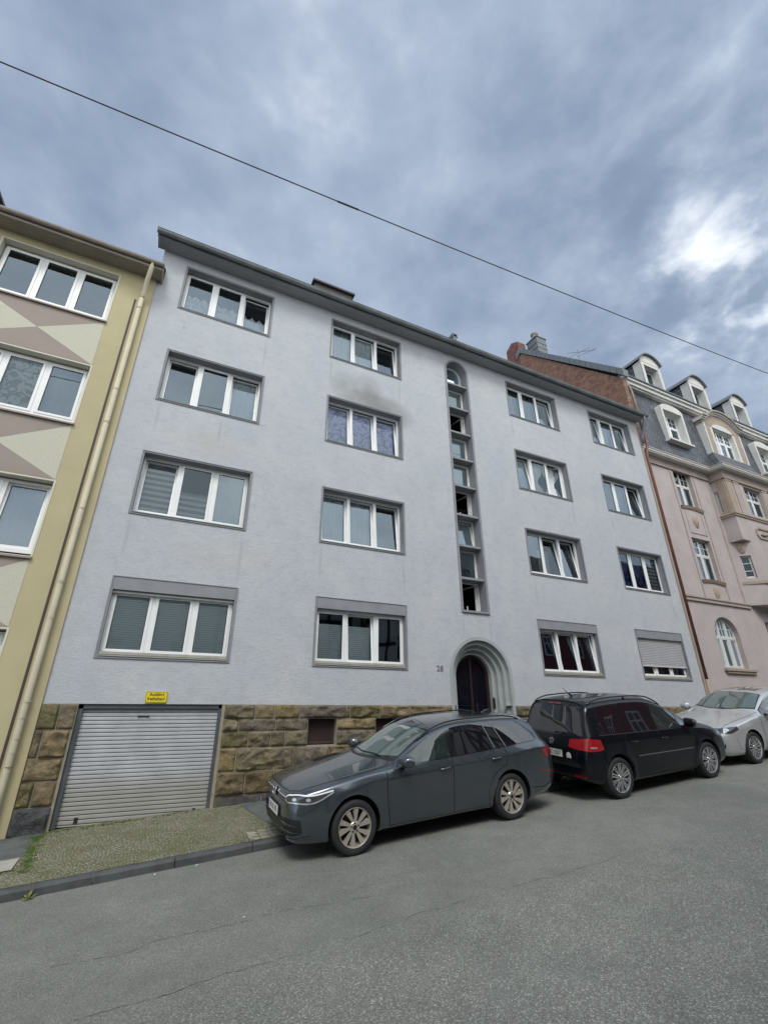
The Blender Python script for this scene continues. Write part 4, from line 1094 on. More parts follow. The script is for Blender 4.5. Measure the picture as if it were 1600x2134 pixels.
trim('panel_frame', [(18.86, 18.89, YP - .02, YP + .01, 6.72, 7.70), (19.92, 19.95, YP - .02, YP + .01, 6.72, 7.70), (18.86, 19.95, YP - .022, YP + .01, 6.70, 6.73)], PTRIM, .003)
def relief_head(cx_, cz_, y, s, tf=None):
    """weathered face keystone: swollen oval with brow, nose, cheeks and a curled crown"""
    m = MB(); n, k_ = 16, 12; v = []
    for i in range(k_ + 1):
        t = i / k_; zz = 1 - 2 * t
        for j in range(n + 1):
            u = 2 * j / n - 1; hw = .62 * sqrt(max(0, 1 - (zz * .92) ** 2)) * (1 - .28 * max(0, -zz)) + .04
            d = .34 * sqrt(max(0, 1 - u * u * .98)) * sqrt(max(0.02, 1 - zz * zz))
            d += .16 * math.exp(-((u / .16) ** 2 + ((zz + .05) / .28) ** 2)) + .08 * math.exp(-((zz - .28) / .07) ** 2) * (abs(u) < .7) - .09 * math.exp(-(((abs(u) - .38) / .16) ** 2 + ((zz - .10) / .09) ** 2)) - .05 * math.exp(-((u / .3) ** 2 + ((zz + .5) / .06) ** 2))
            if zz > .5: d += .10 * (1 + cos(u * 14)) * .5
            v.append((cx_ + u * hw * s, y - d * s * .8, cz_ + zz * s))
    m.add(v, [(i * (n + 1) + j, i * (n + 1) + j + 1, (i + 1) * (n + 1) + j + 1, (i + 1) * (n + 1) + j) for i in range(k_) for j in range(n)])
    if tf: m.v = [tf(p) for p in m.v]
    return m.build('face_relief', PTAN, Pk, smooth=True)
relief_head(19.42, 7.24, YP, .27); relief_head(19.42, 4.24, YP, .25)
# bay: rectangular above, splayed below
bay = MB(); wz0, wz1 = 7.98, 9.0
wall_grid(bay, 0, -YP, -BY, 6.64, 9.92, [(-.27, -.09, wz0, wz1)]); bay.v = [(BX, -p[0], p[2]) for p in bay.v]
b2 = MB(); wall_grid(b2, BY, BX, 31, 6.64, 9.92, [(22.85, 24.25, 8.02, 9.42), (26.3, 27.7, 8.02, 9.42)]); bay.add(b2.v, b2.f)
bay.quad((BX, YP, 6.64), (BX, BY, 6.64), (31, BY, 6.64), (31, YP, 6.64))
# splayed part
CXa, CXb = BX, BX + .56
ang = atan2(BY - YP, CXb - CXa); Lc = hypot(CXb - CXa, BY - YP)
def splay(p):   # x along the splay from the wall corner, y = depth behind it
    return (CXa + p[0] * cos(ang) - p[1] * sin(ang), YP + p[0] * sin(ang) + p[1] * cos(ang), p[2])
b3 = MB(); wall_grid(b3, 0, 0, Lc, 3.95, 6.64, [(.22, .60, 5.06, 6.02)]); b3.v = [splay(p) for p in b3.v]; bay.add(b3.v, b3.f)
b4 = MB(); wall_grid(b4, BY, CXb, 31, 3.95, 6.64, [(23.2, 24.6, 4.95, 6.42)]); bay.add(b4.v, b4.f)
bay.add([(CXa, YP, 3.95), (CXb, BY, 3.95), (31, BY, 3.95), (31, YP, 3.95)], [(0, 1, 2, 3)])
bo = bay.build('bay', PINK, Pk, recalc=False)
side = lambda p: (BX + p[1], -p[0], p[2])
gwin(Pk, -.27, -.09, wz0, wz1, 0, cols=1, tr=.02, munt=False, tf=side, depth=.06, frame=PWHITE, room=False)
trim('glazing_bar', [(BX + .05, BX + .085, .09, .27, z, z + .03) for z in (8.30, 8.64)], PWHITE, .002)
gwin(Pk, .22, .60, 5.06, 6.02, 0, cols=1, tr=.02, munt=False, tf=splay, depth=.10, cover=CURT, room=False)
m = MB()
for z in (5.36, 5.68): m.box(.24, .58, .08, .12, z, z + .03)
m.v = [splay(p) for p in m.v]; m.build('glazing_bar', PWHITE, Pk)
gwin(Pk, 22.85, 24.25, 8.02, 9.42, BY, cols=2, tr=.6); gwin(Pk, 26.3, 27.7, 8.02, 9.42, BY); gwin(Pk, 23.2, 24.6, 4.95, 6.42, BY, cols=2, tr=.62)
relief_head(.36, 6.36, -.005, .24, tf=splay)
def bay_band(name, z0, z1, out, mat):
    m = MB(); P = [(BX - out, YP - .001), (BX - out, BY - out), (31, BY - out), (31, BY + .01), (BX + .01, BY + .01), (BX + .01, YP - .001)]
    m.prism(P, z0, z1, 'z'); return m.build(name, mat, Pk, bevel=.008)
bay_band('bay_moulding', 7.80, 7.88, .085, PTAN); bay_band('bay_moulding', 7.72, 7.797, .05, PTRIM)
bay_band('bay_frieze', 9.56, 9.905, .045, PTRIM); bay_band('bay_frieze', 9.50, 9.557, .075, PTAN)
m = MB(); o_ = .06
m.prism([(CXa - o_ * .3, YP - .002), (CXb - o_ * .3, BY - o_), (31, BY - o_), (31, BY + .01), (CXb + .02, BY + .01), (CXa + .02, YP)], 4.80, 4.93, 'z'); m.build('bay_moulding', PTAN, Pk, bevel=.006)
# fluted pilasters of the upper bay
trim('pilaster', [(BX - .04, BX + .002, .045 - .075 * k - .03, .045 - .075 * k + .03, 7.885, 9.495) for k in range(4)] + [(BX - .015, BX + .002, BY, .085, 7.885, 9.495)], PTAN, .006)
for xa in (BX + .02, BX + .62, 24.30, 25.0, 25.6):
    trim('pilaster', [(xa, xa + .42, BY - .045, BY + .002, 7.885, 9.495), (xa - .02, xa + .44, BY - .06, BY + .002, 9.40, 9.47)], PTAN if xa < 22 or 24.9 < xa < 25.1 else PTRIM, .01)
m = MB()
oc = [(22.62 + dx, 7.12 + dz) for dx, dz in ((0, -.12), (0, .12), (.16, .27), (1.1, .27), (1.26, .12), (1.26, -.12), (1.1, -.27), (.16, -.27))]
ic = [(22.62 + .63 + (x - 23.25) * .86, 7.12 + (z - 7.12) * .72) for x, z in oc]
m.ring(oc, ic, BY - .05, BY + .01); m.build('plaque_frame', PTAN, Pk, bevel=.006)
m = MB(); m.tube([(22.95, BY - .03, 7.08), (23.1, BY - .05, 7.04), (23.25, BY - .05, 7.10), (23.4, BY - .04, 7.04)], [.03, .05, .045, .03], 8); m.tube([(23.15, BY - .04, 7.08), (23.18, BY - .06, 7.18), (23.24, BY - .04, 7.24)], [.04, .03, .015], 8); m.build('plaque_relief', PTRIM, Pk, smooth=True)
# lower cornice following the bay
def cornice(name, z0, z1, out, mat, lip=0.):
    m = MB(); P = [(16.64, YP - out), (BX - out, YP - out), (BX - out, BY - out), (31, BY - out), (31, YP + .3), (16.64, YP + .3)]
    m.prism(P, z0, z1, 'z'); return m.build(name, mat, Pk, bevel=.006)
cornice('cornice_soffit', 9.905, 9.96, .30, PWHITE); cornice('cornice', 9.962, 10.04, .335, PWHITE); cornice('cornice_gutter', 10.042, 10.10, .36, PTRIM)
m = MB(); P = [(16.64, YP - .08), (BX - .08, YP - .08), (BX - .08, BY - .08), (31, BY - .08), (31, YP + .2), (16.64, YP + .2)]; m.prism(P, 9.80, 9.905, 'z'); m.build('cornice_cove', PTRIM, Pk, bevel=.02)
# mansard
MZ0, MZ1 = 10.10, 13.34
def my(z): return .12 + (z - MZ0) / (MZ1 - MZ0) * .22
m = MB(); wall_grid(m, 0, 16.64, 31, MZ0, MZ1, [(18.80 + .10, 20.36 - .10, 11.10, 12.66), (26.15 + .10, 27.70 - .10, 11.10, 12.66), (21.9, 24.6, 11.1, 12.72)]); m.v = [(p[0], my(p[2]), p[2]) for p in m.v]; m.quad((16.64, my(MZ0), MZ0), (16.64, 1, MZ0), (16.64, 1, MZ1), (16.64, my(MZ1), MZ1))
m.build('mansard', SLATE, Pk, recalc=False)
DB0, DB1, DBY = 21.78, 24.75, -.03
m = MB()   # slated skirt below the box dormer
m.add([(DB0, DBY - .02, 11.04), (DB1, DBY - .02, 11.04), (DB1 + .05, BY - .10, 10.10), (DB0 - .3, BY - .10, 10.10), (DB0, my(11.04), 11.04), (DB0 - .35, my(10.1), 10.10)], [(0, 1, 2, 3), (0, 3, 5, 4)]); m.build('skirt', SLATE, Pk, recalc=False)
trim('upper_cornice', [(16.64, 31, .00, 1, 13.60, 13.72), (16.64, 31, .08, 1, 13.42, 13.598), (16.64, 31, .16, 1, 13.34, 13.418)], PWHITE, .012)
trim('upper_gutter', [(16.60, 31, -.05, .25, 13.722, 13.80)], SLATEP, .012)
m = MB(); m.add([(16.9, .1, 13.80), (31, .1, 13.80), (31, 5.6, 19.65), (16.9, 5.6, 19.65), (31, 11, 13.8), (16.9, 11, 13.8)], [(0, 1, 2, 3), (3, 2, 4, 5)]); m.build('roof', ROOFT, Pk, recalc=False)
def arched_dormer_window(x0, x1, z0, z1, yfront, nm='mansard_window'):
    """white boxed window set in the slates, arched head"""
    ar = .26; c = (x0 + x1) / 2; zs = z1 - ar; tw = .125
    m = MB(); m.ring(arch_outline(c, z0, zs, (x1 - x0) / 2, 18, ar), arch_outline(c, z0 + .10, zs - .12, (x1 - x0) / 2 - tw, 18, .02), yfront, .5)
    o = m.build(nm, PWHITE, Pk, auto=35)
    m = MB(); m.box(x0 - .03, x1 + .05, yfront - .10, .3, z0 - .09, z0 - .001); m.build('sill', PWHITE, o, bevel=.008)
    gwin(Pk, x0 + tw + .004, x1 - tw - .004, z0 + .104, zs - .124, yfront + .10, cols=2, tr=.58, rev=PWHITE, frame=UPVC, depth=.22)
arched_dormer_window(18.80, 20.36, 11.02, 13.0, .02); arched_dormer_window(26.15, 27.70, 11.02, 13.0, .02)
# box dormer with curved pediment
bz0, bz1 = 11.04, 12.72
for x in (DB0, DB1):
    m = MB(); m.quad((x, DBY, bz0), (x, .5, bz0), (x, .5, bz1), (x, DBY, bz1)); m.build('dormer_cheek', PWHITE, Pk, recalc=False)
wx0, wx1 = DB0 + .62, DB1 - .72
m = MB(); wall_grid(m, DBY - .002, DB0, DB1, bz0, bz1, [(wx0, wx1, bz0 + .05, bz1 - .18)]); m.build('dormer_front', PTAN, Pk, recalc=False)
for b_ in [(DB0, DB0 + .10, DBY - .03, DBY, bz0, bz1 - .02), (DB1 - .1, DB1, DBY - .03, DBY, bz0, bz1 - .02), (wx0 - .16, wx0, DBY - .03, DBY, bz0, bz1 - .16), (wx1, wx1 + .16, DBY - .03, DBY, bz0, bz1 - .16)]: trim('dormer_corner', [b_], PWHITE, .006)
gwin(Pk, wx0, wx1, bz0 + .05, bz1 - .18, DBY, cols=3, tr=.60, frame=UPVC, rev=PWHITE, cover=None)
m = MB(); n = 24; cxd = (DB0 + DB1) / 2; W2 = (DB1 - DB0) / 2 + .10
def ped(t):    # profile: flat shoulders, segmental centre
    x = -W2 + 2 * W2 * t; u = abs(x) / W2
    return cxd + x, (13.02 + .55 * sqrt(max(0, 1 - (u / .78) ** 2)) ** 1.3 if u < .78 else 13.02)
P = [ped(k / n) for k in range(n + 1)]
m.prism([(DB0, bz1 - .02)] + [(min(max(p[0], DB0), DB1), p[1] - .05) for p in P] + [(DB1, bz1 - .02)], DBY - .01, .45, 'y'); m.build('pediment', PTAN, Pk)
for k_, (o1, th, ya) in enumerate(((.0, .07, DBY - .22), (-.07, .07, DBY - .14), (-.14, .06, DBY - .07))):
    m = MB(); up = [(p[0], p[1] + o1 + th) for p in P]; dn = [(p[0], p[1] + o1 + .002) for p in P]
    m.prism(up + dn[::-1], ya, .40, 'y'); m.build('pediment_moulding', PWHITE if k_ else PTRIM, Pk, auto=40)
m = MB(); c_ = (wx0 + wx1) / 2; r_x = (wx1 - wx0) / 2; m.prism([(c_ + r_x * cos(pi * k / 16), bz1 - .14 + .30 * sin(pi * k / 16)) for k in range(17)], DBY - .05, DBY - .012, 'y'); m.build('tympanum', PWHITE, Pk)
# roof dormers
def roof_dormer(x0):
    x1 = x0 + 1.52; yf = .48; z0, z1 = 14.1, 15.86; c = (x0 + x1) / 2; yb = 2.6
    o = bpy.data.objects.new('roof_dormer', None); COL.objects.link(o); o.parent = Pk; off = origin_of(Pk); o.location = Vector((c, yf, z0)) - off
    for x in (x0 + .08, x1 - .08):
        m = MB(); m.quad((x, yf + .05, z0 - .4), (x, yb, z0 - .4), (x, yb, z1), (x, yf + .05, z1)); m.build('cheek', SLATE, o, recalc=False)
    m = MB(); tw = .17
    m.rect_ring(x0 + .06, x1 - .06, z0 - .4, z1, tw, yf, yf + .42); m.box(x0 + .04, x0 + .22, yf - .03, yf, z0 - .4, z1 - .1); m.box(x1 - .22, x1 - .04, yf - .03, yf, z0 - .4, z1 - .1); m.build('front', PWHITE, o, bevel=.006)
    P = []
    for k in range(17):
        t = k / 16; u = 2 * t - 1; P.append((c + u * .78, z1 + .04 + .46 * max(0, 1 - abs(u) ** 2.2) ** .8))
    m = MB(); m.prism([(x0 + .06, z1)] + [(min(max(p[0], x0 + .06), x1 - .06), p[1] - .02) for p in P] + [(x1 - .06, z1)], yf - .01, yf + .1, 'y'); m.build('pediment', PWHITE, o)
    m = MB(); m.prism([(p[0], p[1] + .07) for p in P] + [(p[0], p[1]) for p in P][::-1], yf - .14, yb, 'y'); m.build('dormer_roof', CAPS, o, auto=40)
    m = MB(); xa, xb, za, zb = x0 + .24, x1 - .24, z0 - .16, z1 - .24
    m.rect_ring(xa, xb, za, zb, .05, yf + .30, yf + .36); m.box(c - .03, c + .03, yf + .29, yf + .35, za, zb); m.build('window', UPVCD, o)
    m = MB(); m.quad((xa, yf + .33, za), (xb, yf + .33, za), (xb, yf + .33, zb), (xa, yf + .33, zb)); m.build('pane', GLASS, o, recalc=False)
    m = MB(); m.quad((xa, yf + .8, za), (xb, yf + .8, za), (xb, yf + .8, zb), (xa, yf + .8, zb)); m.build('curtain', CURTG, o, recalc=False)
for x in (19.02, 22.70, 26.36): roof_dormer(x)
# fire wall, chimneys
m = MB(); m.prism([(.10, 8), (.06, 13.55), (5.55, 19.50), (11, 13.6), (11, 8)], 16.63, 16.88, 'x'); m.build('fire_wall', FIREBR, Pk)
m = MB(); n = 20
for k in range(n):
    a, b = k / n, (k + 1) / n - .004; f_ = lambda t: (-.06 + 5.66 * t, 13.62 + 5.95 * t); p, q = f_(a), f_(b)
    m.prism([(p[0], p[1]), (q[0], q[1]), (q[0] - .02, q[1] + .36), (p[0] - .02, p[1] + .36)], 16.575, 16.92, 'x')
m.prism([(5.60, 19.55), (5.95, 19.3), (5.95, 19.75), (5.58, 19.96)], 16.57, 16.93, 'x'); m.build('wall_capping', CAPS, Pk)
m = MB(); m.box(16.62, 17.2, 5.70, 6.70, 17, 20.55); m.prism([(5.70, 20.55), (6.2, 20.82), (6.70, 20.55)], 16.62, 17.2, 'x'); m.build('brick_chimney', CHIMBR, Pk)
m = MB(); m.box(17.5, 18.25, 5.02, 5.82, 17, 20.75); m.box(17.46, 18.29, 4.98, 5.86, 20.75, 20.82)
for z in (19.6, 19.95, 20.3): m.box(17.48, 18.27, 5.0, 5.84, z, z + .02)
ck = m.build('slate_chimney', CAPS, Pk)
m = MB(); m.lathe([(.0, 20.82), (.24, 20.82), (.20, 20.9), (.18, 21.2), (.22, 21.22), (.22, 21.36), (0, 21.38)], (17.8, 5.4, 0), 'z', 16); m.build('chimney_pot', simple('clay_pot', (.28, .27, .20), .8, var=.3, vs=8), ck)
m = MB(); e = Vector((17.6, 2.6, 17.5))
m.tube([(17.6, 2.6, 15.8), e + Vector((0, 0, .25))], .018, 6)
m.tube([e + Vector((-.5, .3, .0)), e + Vector((.8, -.5, .1))], .012, 6); m.tube([e + Vector((-.1, .5, .05)), e + Vector((.3, -.5, .05))], .01, 6); m.tube([e + Vector((.3, .35, .1)), e + Vector((.7, -.6, .1))], .01, 6); m.build('aerial', ANT, Pk)
# downpipe between the houses: brown copper below, tan at the mansard
m = MB(); m.tube([(16.92, .10, 13.45), (16.95, .06, 13.25), (16.98, .02, 12.9), (16.98, .0, 10.9)], .05, 10); m.build('upper_downpipe', COPPERT, Pk, smooth=True)
m = MB(); m.tube([(16.98, .0, 10.95), (16.9, -.08, 10.1), (16.76, -.06, 9.75), (16.74, -.045, 9.5), (16.74, -.045, 1.0)], .05, 12); cpp = m.build('downpipe', COPPER, Pk, smooth=True)
m = MB(); m.tube([(16.74, -.045, 1.0), (16.74, -.045, -1.2)], .053, 12); m.build('pipe_foot', COPPERT, cpp, smooth=True)
m = MB(); m.box(16.635, 16.70, -.005, .30, -1.2, 9.9); m.build('corner_strip', PTRIM, Pk)

# ------------------------------------------------------------------ overhead cable
m = MB(); pa, pb = Vector((-3.71, -4, 9.34)), Vector((18.71, -4, 11.47)); d = pb - pa
P = []
for k in range(61):
    t = -.35 + 1.8 * k / 60; p = pa + d * t; p.z += .42 * ((t - .5) ** 2 - .25); P.append(p)
m.tube(P, .0115, 8)
tag(m.build('overhead_cable', WIRE, smooth=True), 'dark overhead cable slung across the whole street', 'cable')
m = MB(); t = .262; p = pa + d * t; p.z += .42 * ((t - .5) ** 2 - .25); m.tube([p - d.normalized() * .30, p + d.normalized() * .18], .019, 8)
m.build('cable_joint', WIRE, bpy.data.objects['overhead_cable'])

# ------------------------------------------------------------------ houses across the street (seen mirrored in the panes and car windows)
def opposite(x0, x1, zt, ridge, mat, label, timber=False, gable=False, trimm=UPVCD):
    Y = -13.6; zb = road_z((x0 + x1) / 2, Y) - .6
    R = root('opposite_house', ((x0 + x1) / 2, Y, zb), label, 'building', group=None)
    c = (x0 + x1) / 2; floors = int((zt - zb - .6) / 2.9)
    nw = max(2, int((x1 - x0) / 2.3)); wins = []
    for f_ in range(floors):
        for k in range(nw):
            xc = x0 + (k + .5) * (x1 - x0) / nw; z = zb + 1.6 + f_ * 2.9; wins.append((xc - .55, xc + .55, z, z + 1.45))
    m = MB(); wall_grid(m, Y, x0, x1, zb, zt, [])
    for x in (x0, x1): m.quad((x, Y, zb), (x, Y - 9, zb), (x, Y - 9, zt), (x, Y, zt))
    m.quad((x0, Y - 9, zb), (x1, Y - 9, zb), (x1, Y - 9, zt), (x0, Y - 9, zt))
    if gable: m.add([(x0, Y, zt), (x1, Y, zt), (c, Y, ridge)], [(0, 1, 2)])
    m.build('wall', mat, R, recalc=False)
    m = MB()
    if gable: m.quad((x0 - .3, Y + .3, zt - .25), (c, Y + .3, ridge + .1), (c, Y - 9, ridge + .1), (x0 - .3, Y - 9, zt - .25)); m.quad((x1 + .3, Y + .3, zt - .25), (c, Y + .3, ridge + .1), (c, Y - 9, ridge + .1), (x1 + .3, Y - 9, zt - .25))
    else: m.quad((x0 - .1, Y + .4, zt), (x1 + .1, Y + .4, zt), (x1 + .1, Y - 4.5, ridge), (x0 - .1, Y - 4.5, ridge)); m.quad((x0 - .1, Y - 9, zt), (x1 + .1, Y - 9, zt), (x1 + .1, Y - 4.5, ridge), (x0 - .1, Y - 4.5, ridge))
    m.build('roof', ROOFT, R, recalc=False)
    if timber:
        m = MB(); w = .09; y = Y + .015
        def beam(a, b):
            a, b = Vector((a[0], 0, a[1])), Vector((b[0], 0, b[1])); dd_ = (b - a).normalized(); nn_ = Vector((-dd_.z, 0, dd_.x)) * w
            P_ = [a + nn_, b + nn_, b - nn_, a - nn_]; m.prism([(p.x, p.z) for p in P_], Y + .002, Y + .03, 'y')
        z = zb + 1.0
        while z < ridge - .4:
            lim = lambda zz: (x0, x1) if zz <= zt else (x0 + (c - x0) * (zz - zt) / (ridge - zt), x1 - (x1 - c) * (zz - zt) / (ridge - zt))
            l, r = lim(z); beam((l, z), (r, z)); k = 0; zz = z + 1.45; l2, r2 = lim(min(zz, ridge)); x = l2
            while x <= r2 + .01:
                beam((x, z), (x, zz));
                if k % 3 == 1 and x + .8 < r2: beam((x, z), (x + .8, zz)); beam((x + .8, z), (x, zz))
                x += .8; k += 1
            z += 1.45
        m.build('timber_frame', simple('dark_timber', (.035, .03, .028), .8), R)
    m = MB(); g = MB()
    for a, b, p, q in wins:
        m.rect_ring(a, b, p, q, .09, Y + .0, Y + .06); m.box((a + b) / 2 - .04, (a + b) / 2 + .04, Y, Y + .05, p, q); m.box(a, b, Y, Y + .048, (p + q) / 2 + .2, (p + q) / 2 + .27)
    # every window its own part
    for a, b, p, q in wins:
        wm = MB(); wm.rect_ring(a, b, p, q, .09, Y + .002, Y + .06); wm.box((a + b) / 2 - .04, (a + b) / 2 + .04, Y + .002, Y + .05, p + .09, q - .09); wm.box(a + .09, b - .09, Y + .002, Y + .048, (p + q) / 2 + .2, (p + q) / 2 + .27)
        wo_ = wm.build('window', trimm, R); g = MB(); g.quad((a, Y + .02, p), (b, Y + .02, p), (b, Y + .02, q), (a, Y + .02, q)); g.build('pane', DOORG, wo_, recalc=False)
    return R
opposite(-16, -6.2, 5.2, 8.6, simple('ivory_plaster', (.80, .77, .68), .9), 'ivory plastered house mirrored in the lower left panes')
opposite(-6.1, 2.6, 5.2, 8.4, simple('pale_grey_plaster', (.78, .79, .78), .9), 'pale grey plastered house with a dark roof across the road')
opposite(2.7, 9.3, 5.2, 8.9, simple('white_infill', (.84, .83, .78), .9), 'half-timbered house with a steep gable, mirrored in the car windows', timber=True, gable=True)
opposite(9.4, 16.3, 7.4, 11.6, simple('white_infill_taller', (.62, .61, .56), .9), 'taller half-timbered gabled house mirrored in the second-floor panes', timber=True, gable=True)
opposite(16.4, 36, 8.6, 12.4, simple('red_plaster', (.22, .07, .075), .9), 'dark red plastered house with white windows mirrored at the right', trimm=UPVC)
opposite(36.1, 62, 9.6, 13.4, simple('ochre_plaster', (.40, .33, .22), .9), 'ochre plastered house at the upper end of the street, mirrored in the arched window')

# ------------------------------------------------------------------ cars
def paint(name, color, metal, rough=.38, coat=1.):
    m = Mat(name, color, rough, metal, coat=coat, coat_rough=.025)
    return m.m
P_GREY = paint('blue_grey_paint', (.098, .115, .132), .78, .24)
P_BLACK = paint('black_paint', (.003, .004, .007), 0., .3, .55)
P_BLACK.node_tree.nodes['Principled BSDF'].inputs['Specular IOR Level'].default_value = .2
P_SILVER = paint('silver_paint', (.58, .585, .58), .55, .36)
CGLASS = simple('car_glass', (.020, .030, .028), .02, spec=.9, coat=1.)
CGLASSD = simple('tinted_car_glass', (.008, .007, .010), .02, spec=.9, coat=1.)
CSCREEN = simple('windscreen_glass', (.075, .105, .095), .02, spec=.9, coat=1.)
BLK = simple('black_plastic', (.012, .012, .014), .5)
BLKG = simple('gloss_black_trim', (.008, .008, .010), .15, coat=.5)
SEAM = simple('panel_gap', (.004, .004, .005), .8)
CHROME = simple('chrome', (.75, .76, .77), .12, metal=1.)
TYRE = simple('tyre_rubber', (.020, .020, .022), .75, var=.2, vs=6, bump=.2, bs=80)
RIM_B = simple('bronze_grey_alloy', (.52, .47, .41), .35, metal=.55)
RIM_S = simple('silver_alloy', (.62, .62, .62), .25, metal=.85)
RIM_D = simple('dark_alloy', (.03, .03, .032), .4, metal=.5)
LRED = simple('red_lens', (.32, .008, .012), .12, coat=1.)
LREDD = simple('dark_red_lens', (.20, .008, .014), .15, coat=1.)
LCLR = simple('clear_lens', (.62, .64, .66), .08, metal=.6, coat=1.)
LSMK = simple('smoked_lamp', (.055, .058, .06), .1, metal=.3, coat=1.)
LWHT = simple('white_lamp_bar', (.85, .86, .88), .2, coat=1.)
PLATE = simple('plate_white', (.74, .74, .70), .45)
PBLUE = simple('plate_blue', (.02, .05, .35), .45)
STICK = simple('pale_sticker', (.70, .64, .58), .6, var=.25, vs=30)

def pchip(keys):
    X = [k[0] for k in keys]; Y = [k[1] for k in keys]; n = len(X)
    h = [X[i + 1] - X[i] for i in range(n - 1)]; d = [(Y[i + 1] - Y[i]) / h[i] for i in range(n - 1)]
    m = [d[0]] + [0 if d[i - 1] * d[i] <= 0 else (3 * (h[i - 1] + h[i])) / ((2 * h[i] + h[i - 1]) / d[i - 1] + (h[i] + 2 * h[i - 1]) / d[i]) for i in range(1, n - 1)] + [d[-1]]
    def f(x):
        if x <= X[0]: return Y[0]
        if x >= X[-1]: return Y[-1]
        i = 0
        while x > X[i + 1]: i += 1
        t = (x - X[i]) / h[i]
        return (2 * t ** 3 - 3 * t * t + 1) * Y[i] + (t ** 3 - 2 * t * t + t) * h[i] * m[i] + (-2 * t ** 3 + 3 * t * t) * Y[i + 1] + (t ** 3 - t * t) * h[i] * m[i + 1]
    return f
def section(pts, radii, k=5):
    """open polyline with rounded corners, constant sample count"""
    out = [pts[0]]
    for i in range(1, len(pts) - 1):
        a, b, c = Vector(pts[i - 1]), Vector(pts[i]), Vector(pts[i + 1])
        la, lc = (a - b).length, (c - b).length; r = min(radii[i - 1], la * .48, lc * .48)
        p = b + (a - b) * (r / max(la, 1e-6)); q = b + (c - b) * (r / max(lc, 1e-6))
        for j in range(k):
            t = j / (k - 1); out.append(tuple(p * (1 - t) ** 2 + b * 2 * t * (1 - t) + q * t * t))
    out.append(pts[-1]); return out
def car_body(sp, mats):
    F_ = {k: pchip(v) for k, v in sp['keys'].items()}
    x0, x1 = sp['keys']['zt'][0][0], sp['keys']['zt'][-1][0]
    n = 130; xs = [x0 + (x1 - x0) * (.5 - .5 * cos(pi * i / n)) * .35 + (x1 - x0) * (i / n) * .65 for i in range(n + 1)]
    wheels = (0., sp['wb']); rings = []
    for x in xs:
        g = {k: f(x) for k, f in F_.items()}
        zb = g['zb']; ys = g['yw'] - .05
        zc_ = max(g['zc'], zb + .16); zw = min(.52, (zb + zc_) / 2 + .06); zbl = max(g['zbl'], zc_ + .02); zr = max(g['zr'], zbl + .01); zt = max(g['zt'], zr + .004)
        pts = [(0, zb), (ys - .08, zb), (ys + .01, zb + .07), (g['yw'], zw), (g['yc'], zc_), (g['yb'], zbl), (g['yr'], zr), (g['yr'] * .60, zr + (zt - zr) * .80), (0, zt)]
        s = section(pts, [.05, .07, .14, sp.get('rc', .02), .03, .028 if x < .35 else (.07 if x > .7 else .028 + (x - .35) * .12), .22])
        r = []
        for y, z in s:
            if y > .6 and z < zbl:
                for w in wheels:
                    d = hypot(x - w, z - .325); y += sp.get('flare', .02) * math.exp(-((d - .40) / .055) ** 2) * (1 if z > .2 else .3)
            r.append((y, z))
        rings.append(r)
    m = MB(); k = len(rings[0]); v = []
    for x, r in zip(xs, rings):
        v += [(x, -y, z) for y, z in r] + [(x, y, z) for y, z in r[-2:0:-1]]
    c = 2 * k - 2; f = []
    for i in range(n):
        for j in range(c):
            f.append((i * c + j, i * c + (j + 1) % c, (i + 1) * c + (j + 1) % c, (i + 1) * c + j))
    m.add(v, f)
    for e in (0, n):     # end caps: bands across
        for j in range(k - 1):
            a, b = e * c + j, e * c + j + 1; a2, b2 = e * c + (c - j) % c, e * c + (c - j - 1) % c
            if b == b2 : m.f.append((a, b, a2)); m.m.append(0)
            elif a == a2: m.f.append((a, b, b2)); m.m.append(0)
            else: m.f.append((a, b, b2, a2)); m.m.append(0)
    me = bpy.data.meshes.new('body'); me.from_pydata(m.v, [], m.f)
    for q in mats: me.materials.append(q)
    bm = bmesh.new(); bm.from_mesh(me); bmesh.ops.recalc_face_normals(bm, faces=bm.faces); bm.to_mesh(me); bm.free()
    bvh = BVHTree.FromPolygons([Vector(p) for p in m.v], m.f)
    for p in me.polygons:
        if p.center.z < sp['black_below'] : p.material_index = 1
    o = bpy.data.objects.new('body', me); COL.objects.link(o)
    cm = MB()
    for w in wheels:
        for s_ in (-1, 1): cm.lathe([(0, s_ * .60), (sp['arch'], s_ * .60), (sp['arch'], s_ * 1.3), (0, s_ * 1.3)], (w, 0, .335), 'y', 48)
    cme = bpy.data.meshes.new('cut'); cme.from_pydata(cm.v, [], cm.f)
    for q in mats: cme.materials.append(q)
    bm = bmesh.new(); bm.from_mesh(cme); bmesh.ops.remove_doubles(bm, verts=bm.verts, dist=1e-5); bmesh.ops.recalc_face_normals(bm, faces=bm.faces); bm.to_mesh(cme); bm.free()
    for p in cme.polygons: p.material_index = 1
    co = bpy.data.objects.new('cut', cme); COL.objects.link(co)
    b = o.modifiers.new('arch', 'BOOLEAN'); b.operation = 'DIFFERENCE'; b.object = co; b.solver = 'EXACT'
    dg = bpy.context.evaluated_depsgraph_get(); me2 = bpy.data.meshes.new_from_object(o.evaluated_get(dg))
    bpy.data.objects.remove(o); bpy.data.objects.remove(co)
    for p in me2.polygons: p.use_smooth = True
    me2.set_sharp_from_angle(angle=radians(50)); me2.name = 'body'
    o = bpy.data.objects.new('body', me2); COL.objects.link(o)
    return o, bvh, F_
